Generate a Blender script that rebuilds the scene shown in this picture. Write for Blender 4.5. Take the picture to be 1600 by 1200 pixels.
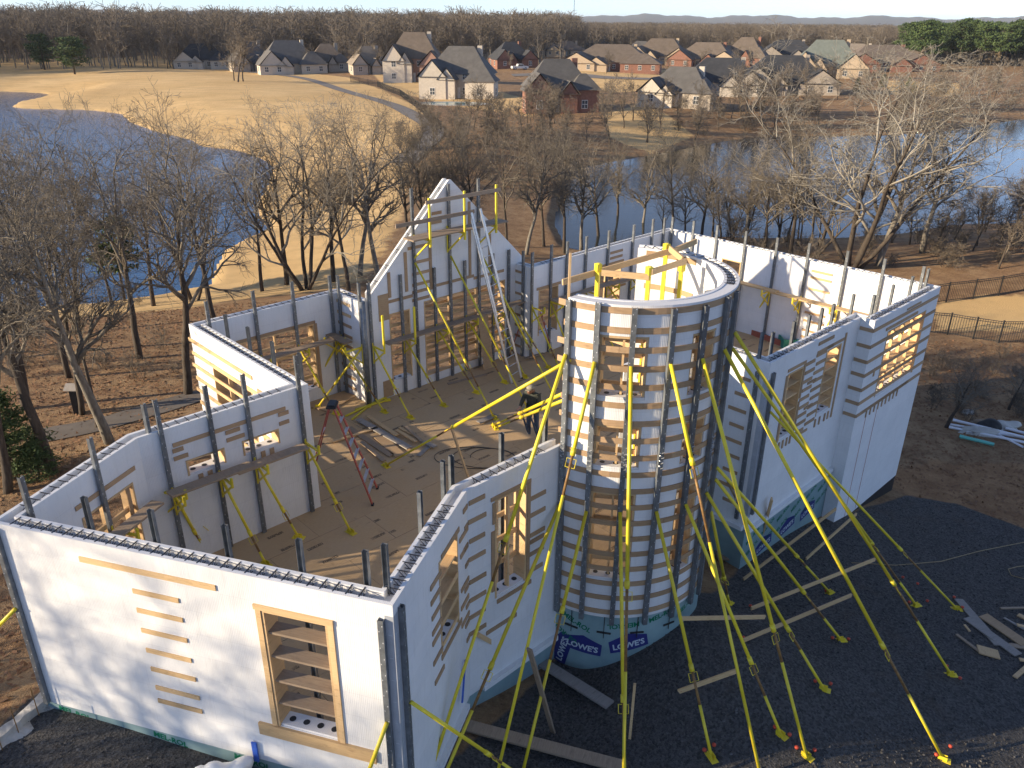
import bpy, bmesh, math, random
import numpy as np
from mathutils import Vector, Matrix
random.seed(7); np.random.seed(7)
S = bpy.context.scene
for o in list(bpy.data.objects): bpy.data.objects.remove(o)
COL = S.collection
R_ = math.radians

# ------------------------------------------------------------------ camera
FPX, CH = 1255.0, 10.6                       # focal length in photo pixels, eye height above the deck
_d = np.array([775.-800, 3364.-600, FPX]); _up = -_d/np.linalg.norm(_d)
_f = np.array([0, 0, 1.]) - _up*_up[2]; _f /= np.linalg.norm(_f)
_r = np.cross(_f, _up); _r = _r if _r[0] > 0 else -_r
CR = np.array([_r, _f, _up])                 # camera (x right, y down, z forward) -> world
cd = bpy.data.cameras.new('camera'); cam = bpy.data.objects.new('camera', cd); COL.objects.link(cam)
cx, cy, cz = CR@np.array([1, 0, 0.]), CR@np.array([0, -1., 0]), CR@np.array([0, 0, -1.])
cam.matrix_world = Matrix(((cx[0], cy[0], cz[0], 0), (cx[1], cy[1], cz[1], 0), (cx[2], cy[2], cz[2], CH), (0, 0, 0, 1)))
cd.sensor_width = 36; cd.lens = 36*FPX/1600; cd.clip_start = .1; cd.clip_end = 40000
S.camera = cam

# ------------------------------------------------------------------ sky, sun, exposure
SUN_AZ, SUN_EL = 196.0, 15.0                 # towards the sun, degrees from +X counter-clockwise
W = bpy.data.worlds.new('World'); S.world = W; W.use_nodes = True
nt = W.node_tree; bg = nt.nodes['Background']; sk = nt.nodes.new('ShaderNodeTexSky')
sk.sky_type = 'NISHITA'; sk.sun_disc = False; sk.sun_elevation = R_(SUN_EL); sk.sun_rotation = R_(90-SUN_AZ)
sk.altitude = 0; sk.air_density = 0.62; sk.dust_density = 0.0; sk.ozone_density = 4.8
hsv = nt.nodes.new('ShaderNodeHueSaturation'); hsv.inputs['Saturation'].default_value = .74; nt.links.new(sk.outputs[0], hsv.inputs['Color']); nt.links.new(hsv.outputs[0], bg.inputs[0]); bg.inputs[1].default_value = 0.13
sl = bpy.data.lights.new('sun', 'SUN'); so = bpy.data.objects.new('sun', sl); COL.objects.link(so)
sl.energy = 4.7; sl.angle = R_(.53); sl.color = (1, .82, .58)
sv = Vector((math.cos(R_(SUN_EL))*math.cos(R_(SUN_AZ)), math.cos(R_(SUN_EL))*math.sin(R_(SUN_AZ)), math.sin(R_(SUN_EL))))
so.rotation_euler = sv.to_track_quat('Z', 'Y').to_euler()
S.view_settings.view_transform = 'Standard'; S.view_settings.look = 'None'
S.view_settings.exposure = 0.98; S.view_settings.gamma = 1
S.render.resolution_x, S.render.resolution_y = 1024, 768
S.render.engine = 'CYCLES'
S.cycles.max_bounces = 5; S.cycles.transparent_max_bounces = 6; S.cycles.volume_bounces = 0

# ------------------------------------------------------------------ pixel geometry
def ray(x, y): return CR@np.array([x-800., y-600., FPX])
def onz(x, y, z=0.):
    v = ray(x, y); t = (z-CH)/v[2]; return np.array([v[0]*t, v[1]*t, z])
def onplane(x, y, p, n):
    v = ray(x, y); t = ((p[0])*n[0]+(p[1])*n[1])/(v[0]*n[0]+v[1]*n[1]); return np.array([v[0]*t, v[1]*t, CH+v[2]*t])
UU = np.array([math.cos(R_(44)), math.sin(R_(44))]); VV = np.array([-UU[1], UU[0]])
AA = np.array([math.cos(R_(74)), math.sin(R_(74))]); BB = np.array([AA[1], -AA[0]])
def uv(a, b): return a*UU+b*VV
def ab(a, b): return a*AA+b*BB

# ------------------------------------------------------------------ object helpers
ORG = {}
def setp(o, label=None, cat=None, group=None, kind=None):
    if label: o['label'] = label
    if cat: o['category'] = cat
    if group: o['group'] = group
    if kind: o['kind'] = kind
    return o
def empty(name, loc, label=None, cat=None, group=None):
    o = bpy.data.objects.new(name, None); COL.objects.link(o); o.location = loc; o.empty_display_size = .2
    ORG[o.name] = Vector(loc); return setp(o, label, cat, group)
def link(name, me, parent=None, loc=None, rotz=0, rot=None, scale=None):
    o = bpy.data.objects.new(name, me); COL.objects.link(o)
    if parent is not None:
        o.parent = parent; ORG[o.name] = ORG[parent.name]
    else: ORG[o.name] = Vector((0, 0, 0))
    if loc is not None:
        o.location = Vector(loc)-(ORG[parent.name] if parent is not None else Vector((0, 0, 0)))
        if parent is None: ORG[o.name] = Vector(loc)
    if rot is not None: o.rotation_euler = rot
    elif rotz: o.rotation_euler = (0, 0, rotz)
    if scale is not None: o.scale = scale if hasattr(scale, '__len__') else (scale,)*3
    return o
class MB:
    def __init__(s): s.v = []; s.f = []; s.uv = []; s.mi = []
    def face(s, pts, uvs=None, mi=0):
        n = len(s.v); s.v += [tuple(map(float, p)) for p in pts]; s.f.append(tuple(range(n, n+len(pts))))
        s.uv += list(uvs) if uvs else [(0, 0)]*len(pts); s.mi.append(mi)
    def frame(s, o, ex, ey, ez, mi=0):       # box spanned from corner o by three edge vectors
        o, ex, ey, ez = [np.array(k, float) for k in (o, ex, ey, ez)]
        if np.dot(np.cross(ex, ey), ez) < 0: ex, ey = ey, ex
        lx, ly, lz = [float(np.linalg.norm(k)) for k in (ex, ey, ez)]
        q = lambda a, b, c: o+a*ex+b*ey+c*ez
        for pts, w, h in (((q(0,0,0),q(0,1,0),q(1,1,0),q(1,0,0)), ly, lx), ((q(0,0,1),q(1,0,1),q(1,1,1),q(0,1,1)), lx, ly),
                     ((q(0,0,0),q(1,0,0),q(1,0,1),q(0,0,1)), lx, lz), ((q(1,1,0),q(0,1,0),q(0,1,1),q(1,1,1)), lx, lz),
                     ((q(1,0,0),q(1,1,0),q(1,1,1),q(1,0,1)), ly, lz), ((q(0,1,0),q(0,0,0),q(0,0,1),q(0,1,1)), ly, lz)):
            s.face(pts, ((0,0),(w,0),(w,h),(0,h)), mi)
    def box(s, c, sx, sy, sz, rz=0, mi=0):
        c = np.array(c, float); e1 = np.array([math.cos(rz), math.sin(rz), 0])*sx; e2 = np.array([-math.sin(rz), math.cos(rz), 0])*sy; e3 = np.array([0, 0, sz])
        s.frame(c-(e1+e2+e3)/2, e1, e2, e3, mi)
    def bar(s, p, q, w, h, up=(0, 0, 1), mi=0):
        p, q, up = [np.array(k, float) for k in (p, q, up)]; d = q-p; sd = np.cross(d, up)
        if np.linalg.norm(sd) < 1e-6: sd = np.cross(d, (1, 0, 0))
        sd /= np.linalg.norm(sd); up2 = np.cross(sd, d); up2 /= np.linalg.norm(up2)
        s.frame(p-sd*w/2-up2*h/2, d, sd*w, up2*h, mi)
    def tube(s, pts, rad, n=6, cap=True, mi=0):
        pts = [np.array(p, float) for p in pts]; rad = rad if hasattr(rad, '__len__') else [rad]*len(pts)
        base = len(s.v); ref = np.array([.31, .17, .93])
        for i, p in enumerate(pts):
            d = pts[min(i+1, len(pts)-1)]-pts[max(i-1, 0)]; d = d/(np.linalg.norm(d)+1e-9)
            a = np.cross(d, ref); na = np.linalg.norm(a)
            if na < 1e-3: a = np.cross(d, (1, 0, 0)); na = np.linalg.norm(a)
            a /= na; b = np.cross(d, a)
            for k in range(n):
                t = 2*math.pi*k/n; s.v.append(tuple(p+rad[i]*(math.cos(t)*a+math.sin(t)*b)))
        for i in range(len(pts)-1):
            for k in range(n):
                k2 = (k+1) % n
                s.f.append((base+i*n+k, base+i*n+k2, base+(i+1)*n+k2, base+(i+1)*n+k)); s.uv += [(k/n, i), ((k+1)/n, i), ((k+1)/n, i+1), (k/n, i+1)]; s.mi.append(mi)
        if cap and n > 3:
            s.f.append(tuple(base+k for k in range(n))[::-1]); s.uv += [(0, 0)]*n; s.mi.append(mi)
            s.f.append(tuple(base+(len(pts)-1)*n+k for k in range(n))); s.uv += [(0, 0)]*n; s.mi.append(mi)
    def mesh(s, name, mats, smooth=False, off=(0, 0, 0)):
        me = bpy.data.meshes.new(name)
        v = np.array(s.v, dtype=np.float32).reshape(-1, 3)-np.array(off, dtype=np.float32)
        me.from_pydata(v.tolist(), [], s.f)
        if s.uv:
            ul = me.uv_layers.new(name='UVMap'); ul.data.foreach_set('uv', np.array(s.uv, dtype=np.float32).ravel())
        for m in (mats if isinstance(mats, (list, tuple)) else [mats]): me.materials.append(m)
        if any(s.mi): me.polygons.foreach_set('material_index', s.mi)
        if smooth: me.polygons.foreach_set('use_smooth', [True]*len(me.polygons))
        me.update(); return me
    def build(s, name, mats, parent=None, smooth=False, org=None):
        if parent is not None: return link(name, s.mesh(name, mats, smooth, ORG[parent.name]), parent)
        org = Vector(org) if org is not None else Vector((0, 0, 0))
        o = link(name, s.mesh(name, mats, smooth, org)); o.location = org; ORG[o.name] = org; return o

# ------------------------------------------------------------------ materials
def newmat(name):
    m = bpy.data.materials.new(name); m.use_nodes = True; t = m.node_tree; return m, t, t.nodes['Principled BSDF']
def N(t, ty, **kw):
    n = t.nodes.new(ty)
    for k, v in kw.items():
        if k.startswith('i_'): n.inputs[k[2:].replace('_', ' ')].default_value = v
        else: setattr(n, k, v)
    return n
def mix(t, fac, a, b, blend='MIX'):
    n = t.nodes.new('ShaderNodeMix'); n.data_type = 'RGBA'; n.blend_type = blend
    for i, x in ((0, fac), (6, a), (7, b)):
        if isinstance(x, (int, float)): n.inputs[i].default_value = x
        elif isinstance(x, (tuple, list)): n.inputs[i].default_value = (*x[:3], 1)
        else: t.links.new(x, n.inputs[i])
    return n.outputs[2]
def ramp(t, src, stops):
    r = t.nodes.new('ShaderNodeValToRGB'); e = r.color_ramp.elements
    while len(e) < len(stops): e.new(.5)
    for k, (p, c) in enumerate(stops):
        e[k].position = p; e[k].color = (*c, 1) if hasattr(c, '__len__') else (c, c, c, 1)
    t.links.new(src, r.inputs[0]); return r.outputs[0]
def noise(t, co, scale, detail=3, rough=.6):
    n = N(t, 'ShaderNodeTexNoise'); n.inputs['Scale'].default_value = scale; n.inputs['Detail'].default_value = detail; n.inputs['Roughness'].default_value = rough
    t.links.new(co, n.inputs['Vector']); return n.outputs[0]
def mapping(t, co, sc):
    n = N(t, 'ShaderNodeMapping'); n.inputs['Scale'].default_value = sc; t.links.new(co, n.inputs[0]); return n.outputs[0]
def bump(t, b, h, strength=.3, dist=.02):
    n = N(t, 'ShaderNodeBump'); n.inputs['Strength'].default_value = strength; n.inputs['Distance'].default_value = dist
    t.links.new(h, n.inputs['Height']); t.links.new(n.outputs[0], b.inputs['Normal'])
def generic(name, c1, c2, scale=6, rough=.7, metal=0, stretch=(1, 1, 1), rnd=0, bmp=0, dirt=None):
    m, t, b = newmat(name); tc = N(t, 'ShaderNodeTexCoord'); co = mapping(t, tc.outputs['Object'], stretch)
    n = noise(t, co, scale, 4); c = mix(t, ramp(t, n, ((.3, 0.), (.7, 1.))), c1, c2)
    if dirt:
        n2 = noise(t, tc.outputs['Object'], dirt[0], 5, .7); c = mix(t, ramp(t, n2, ((dirt[2], 0.), (min(1, dirt[2]+.12), dirt[3]))), c, dirt[1])
    if rnd:
        oi = N(t, 'ShaderNodeObjectInfo'); hs = N(t, 'ShaderNodeHueSaturation'); mr = N(t, 'ShaderNodeMapRange'); mr.inputs[3].default_value = 1-rnd; mr.inputs[4].default_value = 1+rnd
        t.links.new(oi.outputs['Random'], mr.inputs[0]); t.links.new(mr.outputs[0], hs.inputs['Value']); t.links.new(c, hs.inputs['Color']); c = hs.outputs[0]
    t.links.new(c, b.inputs['Base Color']); b.inputs['Roughness'].default_value = rough; b.inputs['Metallic'].default_value = metal
    if bmp: bump(t, b, n, bmp, .02)
    return m
M = {}
M['steel'] = generic('galvanised_steel', (.12, .13, .14), (.21, .225, .235), 9, .36, .3, rnd=.2)
M['steel_plate'] = generic('grey_sheet_steel', (.40, .43, .47), (.52, .55, .6), 3, .5, .3)
M['yellow'] = generic('worn_yellow_paint', (.70, .54, .02), (.80, .66, .05), 5, .45, 0, rnd=.12, dirt=(11, (.16, .07, .025), .66, .8))
M['rust'] = generic('rusty_brown_tube', (.16, .08, .035), (.34, .20, .06), 12, .6, .2)
M['web'] = generic('black_plastic', (.015, .015, .02), (.03, .03, .035), 8, .5)
M['wire'] = generic('grey_wire', (.2, .2, .21), (.3, .3, .3), 8, .5, .4)
M['alu'] = generic('aluminium', (.5, .51, .52), (.62, .63, .64), 8, .38, .7)
M['redlad'] = generic('red_fibreglass', (.36, .07, .05), (.44, .11, .07), 8, .5)
M['blackpl'] = generic('black_rubber', (.02, .02, .022), (.03, .03, .03), 8, .6)
M['blue'] = generic('blue_strap', (.03, .10, .5), (.05, .16, .62), 8, .5)
M['concrete'] = generic('rough_concrete', (.34, .33, .30), (.52, .50, .46), 5, .9, bmp=.6, dirt=(3, (.10, .09, .08), .55, .8))
M['pvc'] = generic('white_pvc', (.74, .76, .8), (.8, .82, .85), 3, .35)
M['pvcg'] = generic('green_pvc', (.12, .5, .42), (.16, .56, .47), 3, .35)
M['tarp'] = generic('grey_plastic_sheet', (.42, .41, .38), (.55, .54, .5), 3, .5, bmp=.4)
M['bag'] = generic('white_plastic_sheet', (.72, .71, .68), (.82, .81, .78), 3, .4, bmp=.3)
M['redbox'] = generic('red_steel_paint', (.30, .08, .05), (.38, .12, .08), 5, .5)
M['green'] = generic('green_plastic', (.02, .20, .15), (.03, .27, .2), 5, .5)
M['redflag'] = generic('red_stake_cap', (.55, .06, .03), (.62, .10, .05), 5, .6)
M['iron'] = generic('black_iron', (.02, .02, .02), (.035, .033, .03), 8, .6)
M['string'] = generic('red_line', (.45, .08, .05), (.5, .12, .08), 5, .7)
M['cable'] = generic('dark_cable', (.05, .05, .05), (.07, .065, .05), 5, .6)
M['cord'] = generic('tan_hose', (.32, .24, .12), (.4, .3, .16), 5, .6)

def wood(name, c1, c2, c3, rough=.75, rnd=.16):
    m, t, b = newmat(name); tc = N(t, 'ShaderNodeTexCoord'); oi = N(t, 'ShaderNodeObjectInfo')
    ad = N(t, 'ShaderNodeVectorMath', operation='ADD'); t.links.new(tc.outputs['UV'], ad.inputs[0]); t.links.new(oi.outputs['Random'], ad.inputs[1])
    co = mapping(t, ad.outputs[0], (1.3, 22, 1)); g = noise(t, co, 3, 5, .65); g2 = noise(t, mapping(t, ad.outputs[0], (1, 3, 1)), 5, 3)
    c = mix(t, ramp(t, g, ((.3, 0.), (.72, 1.))), c1, c2); c = mix(t, ramp(t, g2, ((.56, 0.), (.75, .7))), c, c3)
    hs = N(t, 'ShaderNodeHueSaturation'); mr = N(t, 'ShaderNodeMapRange'); mr.inputs[3].default_value = 1-rnd; mr.inputs[4].default_value = 1+rnd
    t.links.new(oi.outputs['Random'], mr.inputs[0]); t.links.new(mr.outputs[0], hs.inputs['Value']); t.links.new(c, hs.inputs['Color'])
    t.links.new(hs.outputs[0], b.inputs['Base Color']); b.inputs['Roughness'].default_value = rough; bump(t, b, g, .25, .004); return m
M['lumber'] = wood('fresh_lumber', (.56, .37, .18), (.68, .48, .26), (.40, .25, .12))
M['strip'] = wood('plywood_strip', (.36, .235, .13), (.46, .31, .18), (.27, .17, .09), rnd=.12)
M['oldwood'] = wood('weathered_plank', (.26, .19, .13), (.38, .29, .2), (.18, .13, .09))
M['greywood'] = wood('grey_plank', (.24, .22, .20), (.34, .31, .28), (.17, .15, .13))
M['ply'] = wood('plywood_sheet', (.38, .25, .14), (.47, .33, .19), (.30, .2, .11))

def foam():
    m, t, b = newmat('white_foam'); tc = N(t, 'ShaderNodeTexCoord'); u_ = tc.outputs['UV']
    br = N(t, 'ShaderNodeTexBrick'); br.offset = .5; t.links.new(u_, br.inputs[0])
    for k, v in (('Scale', 1.), ('Mortar Size', .0035), ('Brick Width', 2.44), ('Row Height', .457), ('Mortar Smooth', .1)): br.inputs[k].default_value = v
    br.inputs['Color1'].default_value = (1, 1, 1, 1); br.inputs['Color2'].default_value = (.96, .96, .96, 1); br.inputs['Mortar'].default_value = (.86, .86, .87, 1)
    wv = N(t, 'ShaderNodeTexWave'); wv.wave_type = 'BANDS'; wv.bands_direction = 'X'; wv.inputs['Scale'].default_value = 10; wv.inputs['Distortion'].default_value = .4; t.links.new(u_, wv.inputs[0])
    n = noise(t, u_, 1.1, 4); n2 = noise(t, mapping(t, u_, (6, .8, 1)), 2.2, 4)
    c = mix(t, ramp(t, n, ((.35, 0.), (.7, 1.))), (.74, .745, .745), (.81, .81, .805)); c = mix(t, ramp(t, n2, ((.52, 0.), (.8, .4))), c, (.60, .59, .565))
    c = mix(t, 1., c, br.outputs[0], 'MULTIPLY'); t.links.new(c, b.inputs['Base Color']); b.inputs['Roughness'].default_value = .78
    s = N(t, 'ShaderNodeMath', operation='MULTIPLY_ADD'); t.links.new(wv.outputs[1], s.inputs[0]); s.inputs[1].default_value = .5; t.links.new(n2, s.inputs[2])
    bump(t, b, s.outputs[0], .4, .008); return m
M['foam'] = foam()
def membrane(name, c, c2, rough=.4):
    m = generic(name, c, c2, 1.5, rough, bmp=.25); return m
M['memb'] = membrane('pale_green_membrane', (.20, .31, .33), (.29, .42, .43))
M['tar'] = membrane('black_tar', (.012, .013, .016), (.025, .026, .03), .5)
M['print_green'] = generic('green_print', (.0, .16, .08), (.0, .18, .09), 4, .5)
M['print_blue'] = generic('navy_print', (.02, .025, .16), (.025, .03, .19), 4, .5)
M['print_white'] = generic('white_print', (.5, .58, .62), (.54, .62, .66), 4, .5)

def deckmat():
    m, t, b = newmat('osb_deck'); tc = N(t, 'ShaderNodeTexCoord'); u_ = tc.outputs['UV']
    n = noise(t, mapping(t, u_, (3, 12, 1)), 3, 6, .7); n1 = noise(t, u_, .8, 4); n2 = noise(t, u_, 2.7, 5, .7)
    c = mix(t, ramp(t, n, ((.3, 0.), (.72, 1.))), (.44, .295, .155), (.56, .39, .21)); c = mix(t, ramp(t, n1, ((.4, 0.), (.7, .75))), c, (.50, .36, .215)); c = mix(t, ramp(t, n2, ((.62, 0.), (.75, .6))), c, (.22, .15, .09))
    # maker's stamps: dark dashes of lettering in rows
    sx = N(t, 'ShaderNodeSeparateXYZ'); t.links.new(u_, sx.inputs[0])
    def cell(o, p, w, sh=0.):
        a = N(t, 'ShaderNodeMath', operation='ADD'); t.links.new(o, a.inputs[0]); a.inputs[1].default_value = sh
        d = N(t, 'ShaderNodeMath', operation='PINGPONG'); t.links.new(a.outputs[0], d.inputs[0]); d.inputs[1].default_value = p
        l = N(t, 'ShaderNodeMath', operation='LESS_THAN'); t.links.new(d.outputs[0], l.inputs[0]); l.inputs[1].default_value = w; return l.outputs[0]
    def mul(a, b_):
        k = N(t, 'ShaderNodeMath', operation='MULTIPLY'); t.links.new(a, k.inputs[0])
        if isinstance(b_, float): k.inputs[1].default_value = b_
        else: t.links.new(b_, k.inputs[1])
        return k.outputs[0]
    st = mul(cell(sx.outputs[0], .62, .19), cell(sx.outputs[1], .305, .045)); txt = noise(t, mapping(t, u_, (34, 9, 1)), 1.6, 2)
    big = ramp(t, noise(t, u_, .9, 1), ((.42, 0.), (.5, 1.)))
    st = mul(mul(st, ramp(t, txt, ((.40, 0.), (.46, 1.)))), mul(big, .75)); c = mix(t, st, c, (.035, .028, .022))
    t.links.new(c, b.inputs['Base Color']); b.inputs['Roughness'].default_value = .74; bump(t, b, n, .2, .004); return m
M['deck'] = deckmat()
# ================================================================== terrain
LAKE_Z = -7.0
def poly_px(pts, z=LAKE_Z): return np.array([onz(x, y, z)[:2] for x, y in pts])
LAKES = [poly_px([(-420,150),(0,143),(60,145),(80,148),(60,154),(30,160),(18,167),(40,170),(140,172),(190,178),(205,192),(240,205),(300,219),(312,228),(370,235),(412,249),(428,262),(420,285),(402,320),(408,345),(425,358),(385,373),(350,392),(338,420),(330,446),(250,462),(170,474),(60,480),(-120,470),(-420,430)]),
         poly_px([(905,262),(965,250),(1010,243),(1090,228),(1140,219),(1200,213),(1300,212),(1400,210),(1480,204),(1530,195),(1600,186),(1850,178),(1950,300),(1660,346),(1560,351),(1480,353),(1400,367),(1300,374),(1200,374),(1100,372),(1000,385),(930,397),(885,388),(866,350),(876,300)])]
def sdist(x, y, P):
    d = np.full(x.shape, 1e9); ins = np.zeros(x.shape, bool); n = len(P)
    for i in range(n):
        a, b = P[i], P[(i+1) % n]; e = b-a; wx, wy = x-a[0], y-a[1]
        t = np.clip((wx*e[0]+wy*e[1])/(e@e), 0, 1); d = np.minimum(d, (wx-t*e[0])**2+(wy-t*e[1])**2)
        c = ((a[1] > y) != (b[1] > y)) & (x < (b[0]-a[0])*(y-a[1])/(b[1]-a[1]+1e-12)+a[0]); ins ^= c
    d = np.sqrt(d); return np.where(ins, -d, d)
TC, TR = np.array([2.25, 15.2]), 2.11
_tw = lambda th, r=TR+.1: (TC[0]+r*math.cos(R_(th)), TC[1]+r*math.sin(R_(th)))
CP = [(-8.4,10.7,-.78),(-5.4,9.7,-.85),(-3.2,8.8,-.95),(-1.5,8.4,-1.25),(-.5,10.6,-1.75),(-.2,12.1,-2.0),(0,2,-1.3),(5,3,-1.8),(-8,3,-1.1),(-10.5,8,-.85),(-11.5,11,-1.3),
      (*_tw(235),-2.15),(*_tw(252),-2.2),(*_tw(278),-1.65),(*_tw(305),-1.25),(*_tw(330),-1.3),(6.0,17.4,-2.8),(8,19.2,-2.95),(9.7,20.6,-3.3),(13.5,24.0,-4.2),(5.2,16.4,-2.5),
      (4,10,-1.75),(8,12,-2.3),(11,16,-3.0),(15,20,-3.9),(10,8,-2.4),(16,12,-3.3),(20,22,-4.4),(16,28,-4.6),(7,33,-4.0),(0,28,-2.9),(-6,26,-2.2),(-10,21,-1.7),(-9.5,15,-1.3),(-13,16,-1.7),(-17,22,-2.3),(-22,12,-1.6),(-16,5,-1.3),(-12,30,-3.0),(3,-8,-1.3),(-25,-5,-1.2),(25,2,-3.4),(-4,17,-1.2),(3,22,-2),(14,18,-3.6)]
CPa = np.array(CP)
def _phi(r): return np.where(r > 0, r*r*np.log(r+1e-9), 0)
_n = len(CPa); _K = _phi(np.hypot(CPa[:, None, 0]-CPa[None, :, 0], CPa[:, None, 1]-CPa[None, :, 1]))+np.eye(_n)*.5
_P = np.c_[np.ones(_n), CPa[:, :2]]; _Aw = np.r_[np.c_[_K, _P], np.c_[_P.T, np.zeros((3, 3))]]
_W = np.linalg.solve(_Aw, np.r_[CPa[:, 2], 0, 0, 0])
def smooth(t): t = np.clip(t, 0, 1); return t*t*(3-2*t)
def tz(x, y):
    x, y = np.asarray(x, float), np.asarray(y, float); shp = x.shape; x, y = np.atleast_1d(x).ravel(), np.atleast_1d(y).ravel()
    rh = np.hypot(x-2, y-16); near = np.full(x.shape, -3.); k = rh < 60
    if k.any():
        r = np.hypot(x[k, None]-CPa[None, :, 0], y[k, None]-CPa[None, :, 1]); near[k] = _phi(r)@_W[:_n]+_W[_n]+_W[_n+1]*x[k]+_W[_n+2]*y[k]
    r0 = np.hypot(x, y)
    far = -4.6+.55*np.sin(x*.035+1)*np.cos(y*.041)+.35*np.sin(x*.09+y*.07)-1.6*smooth((r0-350)/400)
    far = far+.35*np.sin(x*.16+.4*np.sin(y*.06))*np.cos(y*.12)*smooth((150-r0)/100)
    az = np.degrees(np.arctan2(x, y)); rid = np.exp(-((r0-7800)/1500)**2)*(58+9*np.sin(az*.9)+6*np.sin(az*2.3+1)+2.5*np.sin(az*7))
    far = far+rid
    z = near+(far-near)*smooth((rh-20)/28)
    for L in LAKES:
        k = np.hypot(x-L[:, 0].mean(), y-L[:, 1].mean()) < 420
        if k.any():
            sd = sdist(x[k], y[k], L); zz = z[k]
            out = LAKE_Z+.1+np.maximum(zz-LAKE_Z-.1, .2)*smooth(sd/16)+.25*smooth(sd/1.0)*(1-smooth(sd/16))
            z[k] = np.where(sd > 0, np.minimum(zz, out), LAKE_Z-np.minimum(1.8, .1-.3*sd))
    return z.reshape(shp) if shp else float(z[0])
def tzf(x, y):                               # fast lookup on the terrain grid itself
    r = math.hypot(x, y); a = math.degrees(math.atan2(x, y))
    if abs(a) > 47.9 or r < 2.6 or r > 13000: return tz(x, y)
    i = int(np.searchsorted(rr, r))-1; fi = (r-rr[i])/(rr[i+1]-rr[i]); q = (a+48)/96*419; j = int(q); fj = q-j
    return float((gz[i, j]*(1-fj)+gz[i, j+1]*fj)*(1-fi)+(gz[i+1, j]*(1-fj)+gz[i+1, j+1]*fj)*fi)
def ground(px, py, lift=0.):                 # photo pixel -> point on the terrain
    v = ray(px, py); v = v/np.linalg.norm(v); t = (CH+.4)/max(-v[2], .004)
    while t < 9000:
        p = v*t; h = CH+p[2]-tzf(p[0], p[1])
        if h < 0: break
        t += max(.15, min(h*.8/abs(v[2]), 60))*.6+.02
    for _ in range(14):
        p = v*t; t += (CH+p[2]-tzf(p[0], p[1]))/abs(v[2])*.6
    p = v*t; return np.array([p[0], p[1], tzf(p[0], p[1])+lift])

def inpoly(x, y, P): return sdist(x, y, P) < 0
TAN = poly_px([(-500,96),(0,92),(120,98),(230,84),(300,100),(420,110),(500,120),(545,125),(600,142),(660,175),(690,203),(668,235),(640,262),(628,330),(600,380),(565,430),(520,446),(440,452),(335,458),(300,470),(-500,480)], -5.0)
LAWN = [poly_px(q, -4.6) for q in ([(560,100),(700,118),(800,150),(860,165),(830,185),(700,165),(600,135)], [(880,108),(1080,110),(1110,135),(960,140),(890,128)], [(940,180),(1000,170),(1090,195),(1020,215),(950,205)], [(1380,130),(1500,135),(1500,150),(1390,150)], [(1460,452),(1540,444),(1700,450),(1700,490),(1600,498),(1462,492)])]
GRAV = np.array([(-8.75,11.2),(-6,11),(-1,10.5),(1,13.5),(3,14.5),(5,16),(7,19),(10,21),(13.6,23.6),(15.2,23.2),(17.5,20.5),(40,14),(40,-30),(-30,-30),(-12.5,-6),(-9.3,9.5)])
SOIL = np.array([(13,25),(14,22.5),(40,12),(40,22),(30,26),(22,27),(16,26.5)]); SOIL2 = np.array([(-9.1,10.9),(-9.5,9.7),(-13,-6),(-30,-20),(-22,6),(-13,11),(-9.4,11.2)])
rr = np.concatenate([np.geomspace(2.5, 400, 330), np.geomspace(412, 14000, 70)])
aa = np.concatenate([np.linspace(-48, 48, 420), np.linspace(49, 311, 110)])*math.pi/180
RRg, AAg = np.meshgrid(rr, aa, indexing='ij'); gx, gy = RRg*np.sin(AAg), RRg*np.cos(AAg); gz = tz(gx, gy)
nr, na = gx.shape; vts = np.c_[gx.ravel(), gy.ravel(), gz.ravel()]
idx = np.arange(nr*na).reshape(nr, na); nx = np.roll(idx, -1, axis=1)
fc = np.stack([idx[:-1].ravel(), idx[1:].ravel(), nx[1:].ravel(), nx[:-1].ravel()], 1)[:, ::-1]
vts = np.r_[vts, [[0, 0, tz(0., 0.)]]]; cen = nr*na
me = bpy.data.meshes.new('ground'); me.from_pydata(vts.tolist(), [], fc.tolist()+[(cen, int(nx[0, i]), int(idx[0, i])) for i in range(na)])
me.polygons.foreach_set('use_smooth', [True]*len(me.polygons))
X, Y = vts[:, 0], vts[:, 1]
zc = np.zeros((len(X), 4)); zc[:, 3] = 1
def soft(P, w): return 1-smooth((sdist(X, Y, P)+w/2)/w)
zc[:, 0] = soft(TAN, 5.)
for q in LAWN: zc[:, 0] = np.maximum(zc[:, 0], soft(q, 3.)*.8)
zc[:, 1] = soft(GRAV, .8); zc[:, 2] = np.maximum(soft(SOIL, 2.2), soft(SOIL2, .6))
ca = me.color_attributes.new('zone', 'FLOAT_COLOR', 'POINT'); ca.data.foreach_set('color', zc.ravel().astype(np.float32))
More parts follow.
